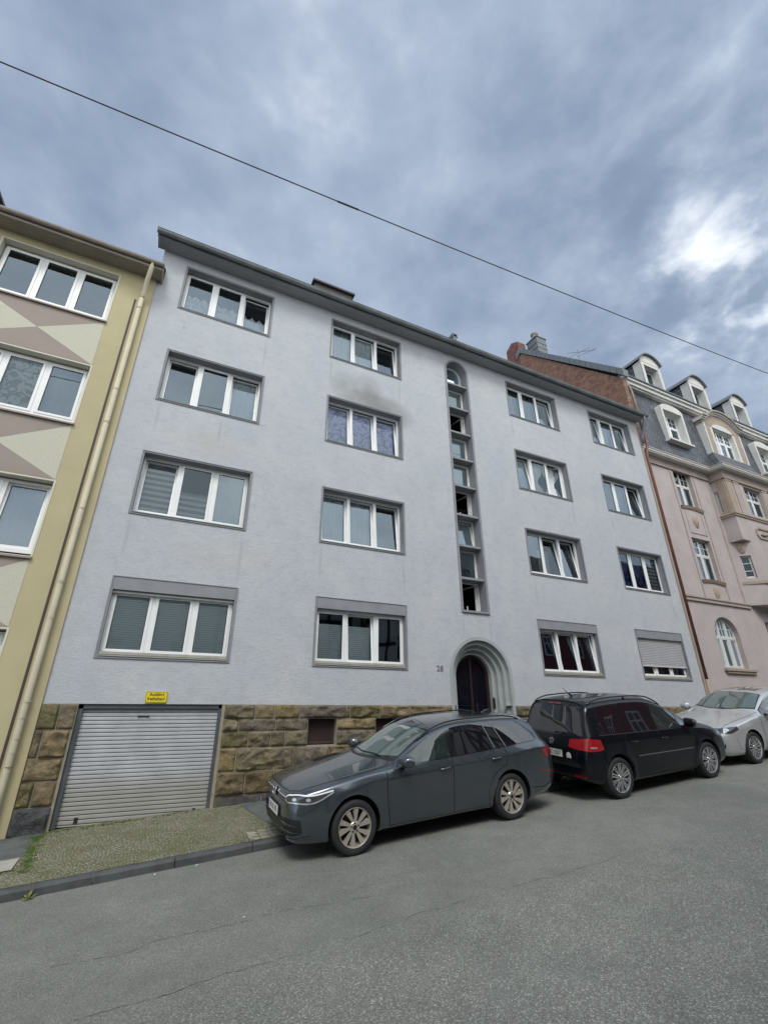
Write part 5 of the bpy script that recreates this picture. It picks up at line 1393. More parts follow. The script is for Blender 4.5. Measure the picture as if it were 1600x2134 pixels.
def resample(poly, n):
    P = [Vector(p) for p in poly]; L = [0]
    for a, b in zip(P[:-1], P[1:]): L.append(L[-1] + (b - a).length)
    out = []
    for i in range(n + 1):
        s = L[-1] * i / n; j = 0
        while j < len(L) - 2 and s > L[j + 1]: j += 1
        t = (s - L[j]) / max(L[j + 1] - L[j], 1e-9); out.append(P[j].lerp(P[j + 1], t))
    return out
def smooth_poly(poly, k=6):
    """Catmull-Rom through the points"""
    P = [Vector(p) for p in poly]; out = []
    for i in range(len(P) - 1):
        p0, p1, p2, p3 = P[max(i - 1, 0)], P[i], P[i + 1], P[min(i + 2, len(P) - 1)]
        for j in range(k):
            t = j / k; out.append(.5 * ((2 * p1) + (p2 - p0) * t + (2 * p0 - 5 * p1 + 4 * p2 - p3) * t * t + (3 * p1 - p0 - 3 * p2 + p3) * t ** 3))
    out.append(P[-1]); return out
class Car:
    def __init__(s, name, label, sp, contact, rear_x, flip, mats, roll):
        u = Vector((1, 0, .0687)).normalized(); l = Vector((0, 1, math.tan(radians(roll)))); l = (l - u * l.dot(u)).normalized(); w = u.cross(l)
        if flip: R3 = Matrix((-u, -l, w)).transposed()
        else: R3 = Matrix((u, l, w)).transposed()
        near = Vector((0, .86 if flip else -.86, 0))
        base = Vector(contact) - R3 @ near
        # the Empty stands on the ground below the middle of the car
        s.shift = Vector((sp['wb'] / 2, 0, 0))
        s.root = root(name, base + R3 @ s.shift, label, 'car', rot=R3.to_euler())
        s.sp = sp; s.near = 1 if flip else -1
        s.body, s.bvh, s.F = car_body(sp, mats); s.paint = mats[0]
        s.body.data.transform(Matrix.Translation(-s.shift)); s.body.parent = s.root
    def put(s, mb, name, mat, parent=None, **kw):
        mb.v = [tuple(Vector(p) - s.shift) for p in mb.v]
        return mb.build(name, mat, parent or s.root, local=True, **kw)
    def hit(s, p, mode):
        if mode == 'near_pt':
            loc, nor, _, _ = s.bvh.find_nearest(p); return loc, (nor if nor.dot(loc - Vector((1.3, 0, .6))) > 0 else -nor)
        o, d = {'side+': (Vector((p.x, 3, p.z)), Vector((0, -1, 0))), 'side-': (Vector((p.x, -3, p.z)), Vector((0, 1, 0))), 'front': (Vector((-4, p.y, p.z)), Vector((1, 0, 0))),
                'rear': (Vector((8, p.y, p.z)), Vector((-1, 0, 0))), 'top': (Vector((p.x, p.y, 4)), Vector((0, 0, -1)))}[mode]
        loc, nor, _, _ = s.bvh.ray_cast(o, d)
        if loc is None: loc, nor, _, _ = s.bvh.find_nearest(p)
        return loc, (nor if nor.dot(d) < 0 else -nor)
    def patch(s, name, mat, bot, top, mode, off, nu=24, nv=8, parent=None, smooth_=True):
        B, T = resample(bot, nu), resample(top, nu); m = MB(); v = []
        for i in range(nu + 1):
            for j in range(nv + 1):
                p = B[i].lerp(T[i], j / nv); loc, nor = s.hit(p, mode); v.append(loc + nor * off)
        m.add(v, [(i * (nv + 1) + j, (i + 1) * (nv + 1) + j, (i + 1) * (nv + 1) + j + 1, i * (nv + 1) + j + 1) for i in range(nu) for j in range(nv)])
        return s.put(m, name, mat, parent, smooth=smooth_)
    def ribbon(s, mb, pts, w, mode, off, step=.03):
        P = [Vector(p) for p in pts]; L = sum((b - a).length for a, b in zip(P[:-1], P[1:])); Q = resample(P, max(2, int(L / step)))
        H = [s.hit(p, mode) for p in Q]; v = []
        for i, (loc, nor) in enumerate(H):
            t = (H[min(i + 1, len(H) - 1)][0] - H[max(i - 1, 0)][0]).normalized(); sd_ = t.cross(nor).normalized() * w / 2
            v += [loc + nor * off + sd_, loc + nor * off - sd_]
        mb.add(v, [(2 * i, 2 * i + 2, 2 * i + 3, 2 * i + 1) for i in range(len(H) - 1)])
    def tube(s, mb, pts, r, mode, off, n=8, step=.04):
        P = [Vector(p) for p in pts]; L = sum((b - a).length for a, b in zip(P[:-1], P[1:])); Q = resample(P, max(2, int(L / step)))
        mb.tube([loc + nor * off for loc, nor in (s.hit(p, mode) for p in Q)], r, n)
XZ = lambda l, y=0: [(a, y, b) for a, b in l]
def wheel(car, x, side, style, rimmat, steer=0.):
    R, W = .325, .215; yo = side * .888; yi = yo - side * W
    m = MB(); prof = [(.232, 0), (.240, .004), (.262, .012), (.295, .012), (.312, .004), (.321, -.014), (.325, -.04), (.326, -.107), (.325, -.175), (.315, -.205), (.26, -.215), (.22, -.205)]
    m.lathe([(r, yo + side * (a - .012)) for r, a in prof], (x, 0, R), 'y', 56)
    tr = bpy.data.objects.new('wheel', None); COL.objects.link(tr); tr.parent = car.root; tr.location = Vector((x, yo, R)) - car.shift; tr.empty_display_size = .1
    sh = Vector((x, yo, R))
    def add(mb, nm, mat, **kw):
        mb.v = [tuple(Vector(p) - sh) for p in mb.v]; return mb.build(nm, mat, tr, local=True, **kw)
    add(m, 'tyre', TYRE, auto=40)
    m = MB(); rr = .229
    m.lathe([(.236, yo - side * .010), (.233, yo - side * .002), (.226, yo - side * .006), (.218, yo - side * .03), (.21, yo - side * .10), (.20, yo - side * .18)], (x, 0, R), 'y', 56)
    Q = lambda r, t, d: (x + r * cos(t), yo - side * d, R + r * sin(t))
    def blade(r0, r1, t0, t1, w0, w1, d0, d1, th=.02):
        P = []
        for r, t, w, d in ((r0, t0, w0, d0), (r1, t1, w1, d1)):
            P += [Q(r, t - w / r, d), Q(r, t + w / r, d)]
        P2 = [(p[0], p[1] - side * th, p[2]) for p in P]; v = P + P2
        m.add(v, [(0, 1, 3, 2), (4, 6, 7, 5), (0, 4, 5, 1), (2, 3, 7, 6), (0, 2, 6, 4), (1, 5, 7, 3)])
    if style == 'blades':
        for k in range(5):
            a = 2 * pi * k / 5 + .35
            for q in (-1, 1):
                blade(.050, .226, a + q * .20, a + q * .30 + .16, .014, .034, .024, .012)
                blade(.05, .20, a + q * .33, a + q * .12 + .16, .006, .006, .034, .034)
        m.lathe([(0, yo - side * .014), (.06, yo - side * .016), (.074, yo - side * .03)], (x, 0, R), 'y', 24)
    else:
        ns = 5 if style == 'twin' else 5
        for k in range(ns):
            a = 2 * pi * k / ns + pi / 2
            for q in (-1, 1): blade(.05, .226, a + q * .30, a + q * (.10 if style == 'twin' else .18), .013, .013, .02, .012)
            if style == 'twin':
                for q in (-1, 1): pass
            blade(.05, .226, a + pi / 5 - .08, a + pi / 5 - .05, .009, .012, .024, .014) if style != 'twin' else [blade(.06, .226, a + pi / 5 + q * .07, a + pi / 5 + q * .10, .008, .009, .022, .014) for q in (-1, 1)]
        m.lathe([(0, yo - side * .016), (.055, yo - side * .018), (.066, yo - side * .035)], (x, 0, R), 'y', 24)
    rim = add(m, 'rim', rimmat, auto=30)
    m = MB(); m.lathe([(.0, yo - side * .085), (.16, yo - side * .085), (.165, yo - side * .09), (.222, yo - side * .10)], (x, 0, R), 'y', 40); add(m, 'brake', RIM_D)
    m = MB(); m.lathe([(0, yo - side * .008), (.026, yo - side * .009), (.031, yo - side * .014)], (x, 0, R), 'y', 24); add(m, 'cap', RIM_D if style == 'blades' else rimmat)
    m = MB()
    for k in range(5):
        a = 2 * pi * k / 5 + .35; c_ = Q(.052, a, 0); m.lathe([(0, -side * .0115 + yo), (.010, -side * .0118 + yo), (.012, -side * .016 + yo)], (c_[0], 0, c_[2]), 'y', 10)
    add(m, 'lug_holes', BLK)
def roundel(car, centre, nrm, up, r, parent=None):
    """ring with a V above a W"""
    n_ = Vector(nrm).normalized(); u_ = Vector(up); u_ = (u_ - n_ * u_.dot(n_)).normalized(); r_ = u_.cross(n_)
    T = lambda a, b, d=.0: Vector(centre) + r_ * a * r + u_ * b * r + n_ * d
    k = MB(); k.add([T(cos(2 * pi * i / 28) * .97, sin(2 * pi * i / 28) * .97, .001) for i in range(28)], [tuple(range(28))]); dk = car.put(k, 'emblem', BLK, parent)
    m = MB(); n = 32; v = []
    for i in range(n):
        t = 2 * pi * i / n
        for q, d in ((1., .002), (1., .008), (.86, .010), (.84, .002)): v.append(T(cos(t) * q, sin(t) * q, d))
    m.add(v, [(4 * i + j, 4 * ((i + 1) % n) + j, 4 * ((i + 1) % n) + j + 1, 4 * i + j + 1) for i in range(n) for j in range(3)])
    def bar(a, b, w=.075):
        a, b = Vector((*a, 0)), Vector((*b, 0)); d = (b - a).normalized(); s_ = Vector((-d.y, d.x, 0)) * w
        m.add([T(p.x, p.y, .007) for p in (a + s_, b + s_, b - s_, a - s_)] + [T(p.x, p.y, .001) for p in (a + s_, b + s_, b - s_, a - s_)], [(0, 1, 2, 3), (0, 4, 5, 1), (1, 5, 6, 2), (2, 6, 7, 3), (3, 7, 4, 0)])
    bar((-.36, .80), (-.04, .12)); bar((.36, .80), (.04, .12)); bar((-.13, .12), (.13, .12), .05)
    bar((-.70, .52), (-.33, -.74)); bar((.70, .52), (.33, -.74)); bar((-.33, -.74), (-.04, -.02)); bar((.33, -.74), (.04, -.02))
    car.put(m, 'badge', CHROME, dk)
def plate(car, centre, nrm, text, w=.52, h=.11):
    n_ = Vector(nrm).normalized(); u_ = Vector((0, 0, 1)); u_ = (u_ - n_ * u_.dot(n_)).normalized(); r_ = u_.cross(n_); c = Vector(centre)
    T = lambda a, b, d: c + r_ * a + u_ * b + n_ * d
    def slab(a0, a1, b0, b1, d0, d1):
        m = MB(); v = [T(a, b, d) for d in (d0, d1) for a, b in ((a0, b0), (a1, b0), (a1, b1), (a0, b1))]; m.add(v, [(0, 3, 2, 1), (4, 5, 6, 7), (0, 1, 5, 4), (1, 2, 6, 5), (2, 3, 7, 6), (3, 0, 4, 7)]); return m
    p = car.put(slab(-w / 2, w / 2, -h / 2, h / 2, .0, .012), 'number_plate', PLATE)
    car.put(slab(-w / 2 - .008, w / 2 + .008, -h / 2 - .012, h / 2 + .008, -.03, .006), 'plate_holder', BLK)
    car.put(slab(-w / 2 + .003, -w / 2 + .04, -h / 2 + .003, h / 2 - .003, .012, .0128), 'euro_band', PBLUE, p)
    R3 = Matrix((r_, u_, n_)).transposed(); q = text_mesh('plate_text', text, .098, BLACKP, None, c + n_ * .0125 + r_ * .018 - car.shift + u_ * .002, R3.to_euler(), extrude=.0006, local=True, sx=.80, bold=.0012)
    q.parent = p
def mirror(car, x, z, mat, side):
    y0 = side * car.F['yb'](x)
    m = MB(); n = 20; k = 12; v = []
    cx_, cy_, cz_ = x + .02, y0 + side * .15, z + .085
    for i in range(k + 1):
        t = -1 + 2 * i / k; rr = max(0, 1 - abs(t) ** 4.5) ** .4
        for j in range(n):
            a = 2 * pi * j / n; ca, sa = cos(a), sin(a); ca = math.copysign(abs(ca) ** .75, ca); sa = math.copysign(abs(sa) ** .75, sa)
            v.append((cx_ + (.115 * rr * ca if ca < 0 else .045 * rr * ca) + .03 * (t > 0) * t * t, cy_ + side * .125 * t, cz_ + .082 * rr * sa * (1 - .16 * t)))
    m.add(v, [(i * n + j, i * n + (j + 1) % n, (i + 1) * n + (j + 1) % n, (i + 1) * n + j) for i in range(k) for j in range(n)])
    o = car.put(m, 'mirror', mat, smooth=True)
    m = MB(); m.tube([(x + .03, y0 - side * .01, z), (x + .03, y0 + side * .07, z + .02), (x + .025, y0 + side * .12, z + .03)], [.03, .026, .03], 8); car.put(m, 'mirror_foot', BLK, o, smooth=True)
def handle(car, x, z, side, mat):
    mode = 'side+' if side > 0 else 'side-'
    m = MB(); loc, nor = car.hit(Vector((x, side, z)), mode); 
    pts = [(x - .10 + .2 * t, loc.y + side * (.004 + .030 * sin(pi * min(1, max(0, t * 1.0))) ** .5), z + .012 * t) for t in [k / 8 for k in range(9)]]
    m.tube(pts, [.008] + [.0135] * 7 + [.008], 8); o = car.put(m, 'door_handle', mat, smooth=True)
    car.patch('handle_cup', BLK, XZ([(x - .075, z - .028), (x + .05, z - .024)], side), XZ([(x - .075, z + .018), (x + .05, z + .02)], side), mode, .002, 6, 3, parent=o)

# ---- the blue-grey estate car
WAGON = dict(wb=2.70, arch=.378, black_below=.19, flare=.022, rc=.018, keys=dict(
 zt=[(-.87, .66), (-.865, .735), (-.84, .785), (-.74, .835), (-.5, .90), (-.1, .965), (.33, 1.03), (.46, 1.055), (.7, 1.16), (1.0, 1.305), (1.3, 1.42), (1.5, 1.465), (1.9, 1.492), (2.4, 1.495), (2.9, 1.478), (3.3, 1.44), (3.44, 1.42), (3.50, 1.37), (3.6, 1.22), (3.70, 1.06), (3.76, .97), (3.80, .70)],
 zr=[(-.87, .64), (-.865, .71), (-.84, .75), (-.74, .795), (-.5, .85), (-.1, .918), (.35, .975), (.6, 1.0), (.9, 1.125), (1.2, 1.27), (1.5, 1.375), (1.7, 1.418), (2.0, 1.44), (2.6, 1.44), (3.0, 1.42), (3.3, 1.375), (3.45, 1.32), (3.56, 1.22), (3.67, 1.05), (3.75, .94), (3.80, .66)],
 yr=[(-.87, .44), (-.86, .50), (-.8, .59), (-.6, .67), (0, .725), (.5, .735), (.9, .715), (1.3, .675), (1.7, .65), (2.4, .645), (3.0, .63), (3.4, .59), (3.6, .61), (3.7, .63), (3.80, .58)],
 zbl=[(-.87, .62), (-.865, .68), (-.84, .715), (-.72, .755), (-.4, .825), (0, .893), (.3, .93), (.7, .955), (1.5, .985), (2.5, 1.02), (3.3, 1.05), (3.6, 1.02), (3.75, .91), (3.80, .64)],
 yb=[(-.87, .50), (-.86, .57), (-.8, .67), (-.65, .765), (-.3, .83), (.3, .848), (1, .852), (2.4, .848), (3.2, .825), (3.5, .80), (3.7, .74), (3.80, .66)],
 zc=[(-.87, .52), (-.82, .60), (-.5, .70), (0, .80), (.6, .855), (1.5, .88), (2.5, .91), (3.3, .95), (3.7, .92), (3.80, .58)],
 yc=[(-.87, .55), (-.86, .62), (-.8, .72), (-.65, .80), (-.4, .858), (0, .888), (.8, .897), (2.4, .90), (3.0, .892), (3.4, .862), (3.6, .82), (3.72, .77), (3.80, .70)],
 yw=[(-.87, .57), (-.86, .64), (-.8, .75), (-.65, .83), (-.4, .875), (0, .892), (.5, .878), (1.4, .872), (2.3, .885), (2.7, .90), (3.1, .895), (3.45, .87), (3.65, .82), (3.74, .78), (3.80, .72)],
 zb=[(-.87, .33), (-.83, .235), (-.7, .19), (-.4, .175), (.5, .18), (3.0, .19), (3.4, .24), (3.7, .30), (3.80, .38)]))
def dlo(car, sd, x0, x1, bw=.012, tw=.035, n=20, ztf=None, front_cut=None):
    F = car.F; xs = [x0 + (x1 - x0) * i / n for i in range(n + 1)]
    return XZ([(x, F['zbl'](x) + bw) for x in xs], sd), XZ([(x, (ztf(x) if ztf else F['zr'](x) - tw)) for x in xs], sd)
def slant(car, sd, xb0, xb1, xt0, xt1, tw=.04, bw=.016, n=14, ztf=None):
    """pane with its own lower and upper ends"""
    F = car.F
    b = [(xb0 + (xb1 - xb0) * i / n) for i in range(n + 1)]; t = [(xt0 + (xt1 - xt0) * i / n) for i in range(n + 1)]
    return XZ([(x, F['zbl'](x) + bw) for x in b], sd), XZ([(x, (ztf(x) if ztf else F['zr'](x) - tw)) for x in t], sd)
def arc(cx_, cz_, r, a0, a1, n=12): return [(cx_ + r * cos(radians(a0 + (a1 - a0) * k / n)), cz_ + r * sin(radians(a0 + (a1 - a0) * k / n))) for k in range(n + 1)]

car = Car('parked_car', 'blue-grey estate car parked nearest the garage, bronze bladed wheels', WAGON, (2.88, -3.17, road_z(2.88, -3.17)), 0, False, [P_GREY, BLK], 4.6)
wag = car
for sd in (-1, 1):
    md = 'side-' if sd < 0 else 'side+'
    b, t = slant(car, sd, .66, 3.36, .72, 3.10, .02, .004); b += XZ([(3.40, 1.075)], sd); t += XZ([(3.30, 1.27), (3.43, 1.16)], sd)
    car.patch('window_surround', BLKG, b, t, md, .0015, 40, 8)
    b, t = slant(car, sd, .70, .88, .76, .88, .035); car.patch('quarter_pane', CGLASS, b, t, md, .003, 8, 4)
    b, t = slant(car, sd, .91, 1.60, .91, 1.62); car.patch('door_window', CGLASS, b, t, md, .003, 20, 8)
    b, t = slant(car, sd, 1.74, 2.46, 1.72, 2.36); car.patch('door_window', CGLASSD, b, t, md, .003, 20, 8)
    b, t = slant(car, sd, 2.48, 2.68, 2.38, 2.53); car.patch('quarter_pane', CGLASSD, b, t, md, .003, 8, 8)
    b, t = slant(car, sd, 2.72, 3.32, 2.57, 2.98, .045); t += XZ([(3.16, 1.33), (3.30, 1.21), (3.36, 1.12)], sd); b += XZ([(3.37, 1.07)], sd); car.patch('rear_quarter_pane', CGLASSD, b, t, md, .003, 26, 8)
    m = MB()
    for a_, b_ in (((2.47, 1.035), (2.37, 1.40)), ((2.70, 1.04), (2.55, 1.395))): car.ribbon(m, XZ([a_, b_], sd), .014, md, .0042)
    car.put(m, 'window_divider', simple('divider_grey', (.22, .24, .26), .3, metal=.4), recalc=False)
    # doors as skins with gaps round them
    dz = lambda x: car.F['zbl'](x) - .004
    fd_b = [(.545, .255), (1.0, .25), (1.615, .25)]; fd_t = [(.50, dz(.5)), (1.0, dz(1.0)), (1.61, dz(1.6))]
    car.patch('front_door', P_GREY, XZ(fd_b, sd), XZ(fd_t, sd), md, .0018, 30, 14)
    rb = [(1.625, .25), (2.0, .25), (2.30, .25)] + [(2.34, .40), (2.42, .55)] ; rt = [(1.62, dz(1.62)), (2.1, dz(2.1)), (2.62, dz(2.62))]
    car.patch('rear_door', P_GREY, XZ([(1.63, .25), (2.28, .25)], sd), XZ([(1.63, .60), (2.45, .60)], sd), md, .0018, 16, 8)
    m = MB()
    fb = [(.50, .93), (.495, .75), (.51, .5), (.545, .25)]
    car.ribbon(m, XZ(fb, sd), .008, md, .0028); car.ribbon(m, XZ([(1.62, .98), (1.62, .25)], sd), .008, md, .0028)
    car.ribbon(m, XZ([(.545, .25), (1.62, .245), (2.27, .25)], sd), .008, md, .0028)
    car.ribbon(m, XZ([(2.66, 1.03), (2.68, .90), (2.64, .80)] + arc(2.70, .335, .46, 95, 165, 8) + [(2.27, .25)], sd), .008, md, .0028)
    car.ribbon(m, XZ([(.0 + .44 * cos(radians(100)), .335 + .44 * sin(radians(100)))] , sd) * 2, .001, md, -.01)
    car.put(m, 'panel_gaps', SEAM, recalc=False)
    handle(car, 1.47, .865, sd, P_GREY); handle(car, 2.44, .90, sd, P_GREY)
    mirror(car, .76, .965, P_GREY, sd)
    m = MB(); car.tube(m, [(x, 0, 0) for x in (0, 1)], .001, 'top', -.5); m = MB()
    P_ = [(1.12 + (3.25 - 1.12) * k / 24) for k in range(25)]; pts = []
    for i, x in enumerate(P_):
        y = sd * (car.F['yr'](x) - .035); loc, _ = car.hit(Vector((x, y, 0)), 'top'); lift = .038 * min(1, i / 4, (24 - i) / 4) ** .6 if 0 < i < 24 else 0
        pts.append((x, y, loc.z + lift + .004))
    m.tube(pts, [.012] * 25, 8); car.put(m, 'roof_rail', BLKG, smooth=True)
    for w_x in (0, 2.70): wheel(car, w_x, sd, 'blades', RIM_B)
    # headlight
    ob = [(-.835, sd * .50, .685), (-.80, sd * .60, .655), (-.68, sd * .755, .64), (-.52, sd * .84, .665), (-.30, sd * .865, .775)]
    ot = [(-.815, sd * .52, .725), (-.77, sd * .62, .735), (-.66, sd * .735, .745), (-.50, sd * .815, .765), (-.30, sd * .86, .80)]
    hl = car.patch('headlight', LSMK, smooth_poly(ob), smooth_poly(ot), 'near_pt', .004, 24, 6)
    m = MB(); car.ribbon(m, smooth_poly(ot), .018, 'near_pt', .0055); car.put(m, 'light_bar', LWHT, hl, recalc=False)
    lo = [Vector(p).lerp(Vector(q), .22) for p, q in zip(smooth_poly(ob), smooth_poly(ot))]
    m = MB(); car.ribbon(m, lo, .016, 'near_pt', .0055); car.put(m, 'daylight_strip', LCLR, hl, recalc=False)
    for u in (.35, .62):
        p = smooth_poly(ob)[int(24 * u)].lerp(smooth_poly(ot)[int(24 * u)], .6); q_, nn_ = car.hit(p, 'near_pt'); m = MB(); t_ = nn_.cross(Vector((0, 0, 1))).normalized(); u_ = t_.cross(nn_)
        m.add([q_ + nn_ * .0065 + (t_ * cos(2 * pi * k / 12) * .034 + u_ * sin(2 * pi * k / 12) * .020) for k in range(12)], [tuple(range(12))]); car.put(m, 'reflector', LCLR, hl, recalc=False)
    # tail light
    car.patch('tail_light', LREDD, smooth_poly([(3.52, sd * .84, .80), (3.66, sd * .81, .79), (3.765, sd * .70, .79)]), smooth_poly([(3.42, sd * .86, .93), (3.62, sd * .80, .95), (3.755, sd * .66, .95)]), 'near_pt', .004, 14, 6)
    m = MB(); car.ribbon(m, XZ([(3.30, .62), (3.5, .60), (3.70, .58)], sd), .02, md, .002); car.put(m, 'bumper_reflector', LREDD, recalc=False)
    m = MB(); car.ribbon(m, XZ([(3.15, .40), (3.4, .37), (3.72, .44)], sd), .010, md, .002); car.put(m, 'bumper_gap', SEAM, recalc=False)
    # corner of the lower intake with two body-coloured fins, and the bright lip below
    car.patch('intake_corner', BLK, [(-.86, sd * .50, .30), (-.80, sd * .66, .31), (-.70, sd * .77, .35)], [(-.86, sd * .50, .49), (-.80, sd * .67, .50), (-.71, sd * .76, .49)], 'near_pt', .004, 14, 6)
    for z in (.345, .42): car.patch('intake_fin', P_GREY, [(-.87, sd * .40, z), (-.82, sd * .64, z + .004), (-.73, sd * .75, z + .012)], [(-.87, sd * .42, z + .012), (-.82, sd * .62, z + .034), (-.73, sd * .75, z + .018)], 'near_pt', .012, 12, 3)
    m = MB(); car.ribbon(m, smooth_poly([(-.88, sd * .30, .245), (-.84, sd * .60, .25), (-.72, sd * .78, .275), (-.60, sd * .84, .29)]), .03, 'near_pt', .006); car.put(m, 'bumper_lip', P_GREY, recalc=False)
# windscreen, rear window, bonnet gap
def cross_y(x_c, x_s, w, n=14): return [(x_c + (x_s - x_c) * abs(-1 + 2 * k / n) ** 2.2, w * (-1 + 2 * k / n), 0) for k in range(n + 1)]
car.patch('windscreen_border', BLKG, cross_y(.43, .74, .715), cross_y(1.27, 1.40, .60), 'top', .0012, 28, 12)
car.patch('windscreen', CSCREEN, cross_y(.47, .78, .69), cross_y(1.235, 1.355, .575), 'top', .003, 28, 12)
m = MB()
for s0, a_ in ((-.52, .0), (.02, .02)): m.tube([Vector((.50 + .16 * abs(s0 + .55 * t) , s0 + .55 * t, 0)) + Vector((0, 0, car.hit(Vector((.50 + .16 * abs(s0 + .55 * t), s0 + .55 * t, 0)), 'top')[0].z + .014)) for t in (0, .25, .5, .75, 1)], .007, 6)
car.put(m, 'wiper', BLK)
car.patch('cowl', BLK, cross_y(.39, .66, .70), cross_y(.435, .74, .71), 'top', .0016, 24, 2)
car.patch('rear_window', CGLASSD, [(3.6, y, 1.05) for y in (-.58, 0, .58)], [(3.6, y, 1.33) for y in (-.52, 0, .52)], 'rear', .003, 14, 8)
m = MB(); car.ribbon(m, [(x, y, 0) for x, y in [(-.70, -.655), (-.3, -.73), (.1, -.765), (.45, -.775), (.62, -.76)]], .008, 'top', .002); car.ribbon(m, [(x, y, 0) for x, y in [(-.70, .655), (-.3, .73), (.1, .765), (.45, .775), (.62, .76)]], .008, 'top', .002)
car.ribbon(m, [(-.70, -.655, 0), (-.80, -.50, 0), (-.83, -.25, 0), (-.835, 0, 0), (-.83, .25, 0), (-.80, .50, 0), (-.70, .655, 0)], .010, 'top', .002); car.put(m, 'bonnet_gap', SEAM, recalc=False)
for sd in (-1, 1):
    m = MB(); car.ribbon(m, [(-.76, sd * .40, 0), (-.4, sd * .50, 0), (.0, sd * .56, 0), (.35, sd * .60, 0)], .012, 'top', .0012); 
# nose: upper grille strip, lower intake, plate, emblem
car.patch('upper_grille', BLKG, [(-.88 + .35 * max(0, abs(y) - .45), y, .655) for y in (-.56, -.45, -.25, 0, .25, .45, .56)], [(-.88 + .35 * max(0, abs(y) - .45), y, .722) for y in (-.56, -.45, -.25, 0, .25, .45, .56)], 'near_pt', .004, 30, 4)
m = MB(); car.ribbon(m, [(-.9, y, .718 + .004 * (1 - abs(y))) for y in (-.52, -.3, -.07)], .010, 'front', .006); car.ribbon(m, [(-.9, y, .718 + .004 * (1 - abs(y))) for y in (.07, .3, .52)], .010, 'front', .006); car.put(m, 'grille_light_bar', LWHT, recalc=False)
car.patch('lower_intake', BLK, [(-.9, y, z) for y, z in ((-.66, .33), (-.55, .275), (-.3, .26), (0, .255), (.3, .26), (.55, .275), (.66, .33))], [(-.9, y, z) for y, z in ((-.66, .44), (-.5, .47), (-.3, .475), (0, .475), (.3, .475), (.5, .47), (.66, .44))], 'front', .003, 30, 6)
m = MB()
for z in (.315, .365, .415): car.ribbon(m, [(-.9, y, z) for y in (-.6, -.3, 0, .3, .6)], .008, 'front', .007)
car.put(m, 'intake_slats', BLKG, recalc=False)
c_, n_ = car.hit(Vector((-.9, 0, .715)), 'front'); roundel(car, c_ + n_ * .012 + Vector((-.012, 0, -.008)), (-1, 0, .22), (0, 0, 1), .066)
c_, n_ = car.hit(Vector((-.9, 0, .53)), 'front'); plate(car, c_ + Vector((-.022, 0, -.02)), (-1, 0, .04), 'EN XX 193')
m = MB(); c_, n_ = car.hit(Vector((2.95, 0, 0)), 'top'); m.prism([(2.88, c_.z), (3.08, c_.z - .01), (3.08, c_.z + .055), (3.02, c_.z + .05)], -.018, .018, 'y'); car.put(m, 'shark_fin_aerial', P_GREY, bevel=.006)
m = MB(); car.tube(m, [(3.46, -.55, 0), (3.46, 0, 0), (3.46, .55, 0)], .012, 'top', .002); car.put(m, 'spoiler_edge', P_GREY, smooth=True)

# ---- the black people carrier, seen from behind
VAN = dict(wb=2.64, arch=.375, black_below=.20, flare=.020, rc=.03, keys=dict(
 zt=[(-.89, .62), (-.87, .72), (-.8, .82), (-.65, .90), (-.4, .98), (0, 1.07), (.15, 1.10), (.4, 1.22), (.8, 1.43), (1.1, 1.56), (1.4, 1.62), (2.2, 1.645), (2.8, 1.625), (3.02, 1.60), (3.10, 1.56), (3.17, 1.36), (3.24, 1.12), (3.29, .92), (3.33, .74)],
 zr=[(-.89, .60), (-.87, .70), (-.8, .79), (-.65, .86), (-.4, .93), (0, 1.0), (.2, 1.03), (.5, 1.17), (.8, 1.32), (1.1, 1.45), (1.4, 1.53), (1.8, 1.565), (2.2, 1.57), (2.8, 1.55), (3.0, 1.52), (3.08, 1.46), (3.16, 1.28), (3.23, 1.05), (3.29, .86), (3.33, .70)],
 yr=[(-.89, .38), (-.8, .54), (-.6, .65), (0, .71), (.3, .735), (.8, .72), (1.3, .70), (1.8, .69), (2.8, .69), (3.05, .69), (3.15, .70), (3.25, .74), (3.33, .66)],
 zbl=[(-.89, .58), (-.87, .66), (-.8, .74), (-.5, .84), (0, .93), (.4, .965), (1.2, .985), (2.2, 1.01), (3.0, 1.03), (3.2, 1.0), (3.28, .84), (3.33, .68)],
 yb=[(-.89, .44), (-.8, .66), (-.65, .77), (-.3, .84), (.3, .862), (1, .872), (2.6, .872), (3.0, .86), (3.15, .835), (3.26, .80), (3.33, .72)],
 zc=[(-.89, .54), (-.8, .64), (-.5, .72), (0, .82), (.6, .87), (1.5, .885), (2.6, .90), (3.1, .90), (3.28, .80), (3.33, .62)],
 yc=[(-.89, .47), (-.8, .71), (-.65, .82), (-.3, .875), (.3, .885), (1, .89), (2.6, .892), (3.0, .882), (3.15, .855), (3.26, .82), (3.33, .75)],
 yw=[(-.89, .50), (-.8, .74), (-.65, .84), (-.3, .885), (.3, .89), (1, .89), (2.6, .90), (3.0, .89), (3.17, .865), (3.28, .83), (3.33, .78)],
 zb=[(-.89, .35), (-.83, .25), (-.7, .21), (-.3, .19), (.5, .19), (2.8, .20), (3.1, .25), (3.33, .33)]))
car = Car('parked_car', 'black people carrier seen from behind, between the blue-grey estate and the silver hatchback', VAN, (10.52, -3.36, road_z(10.52, -3.36)), 0, True, [P_BLACK, BLK], -4.6 if False else 4.6)
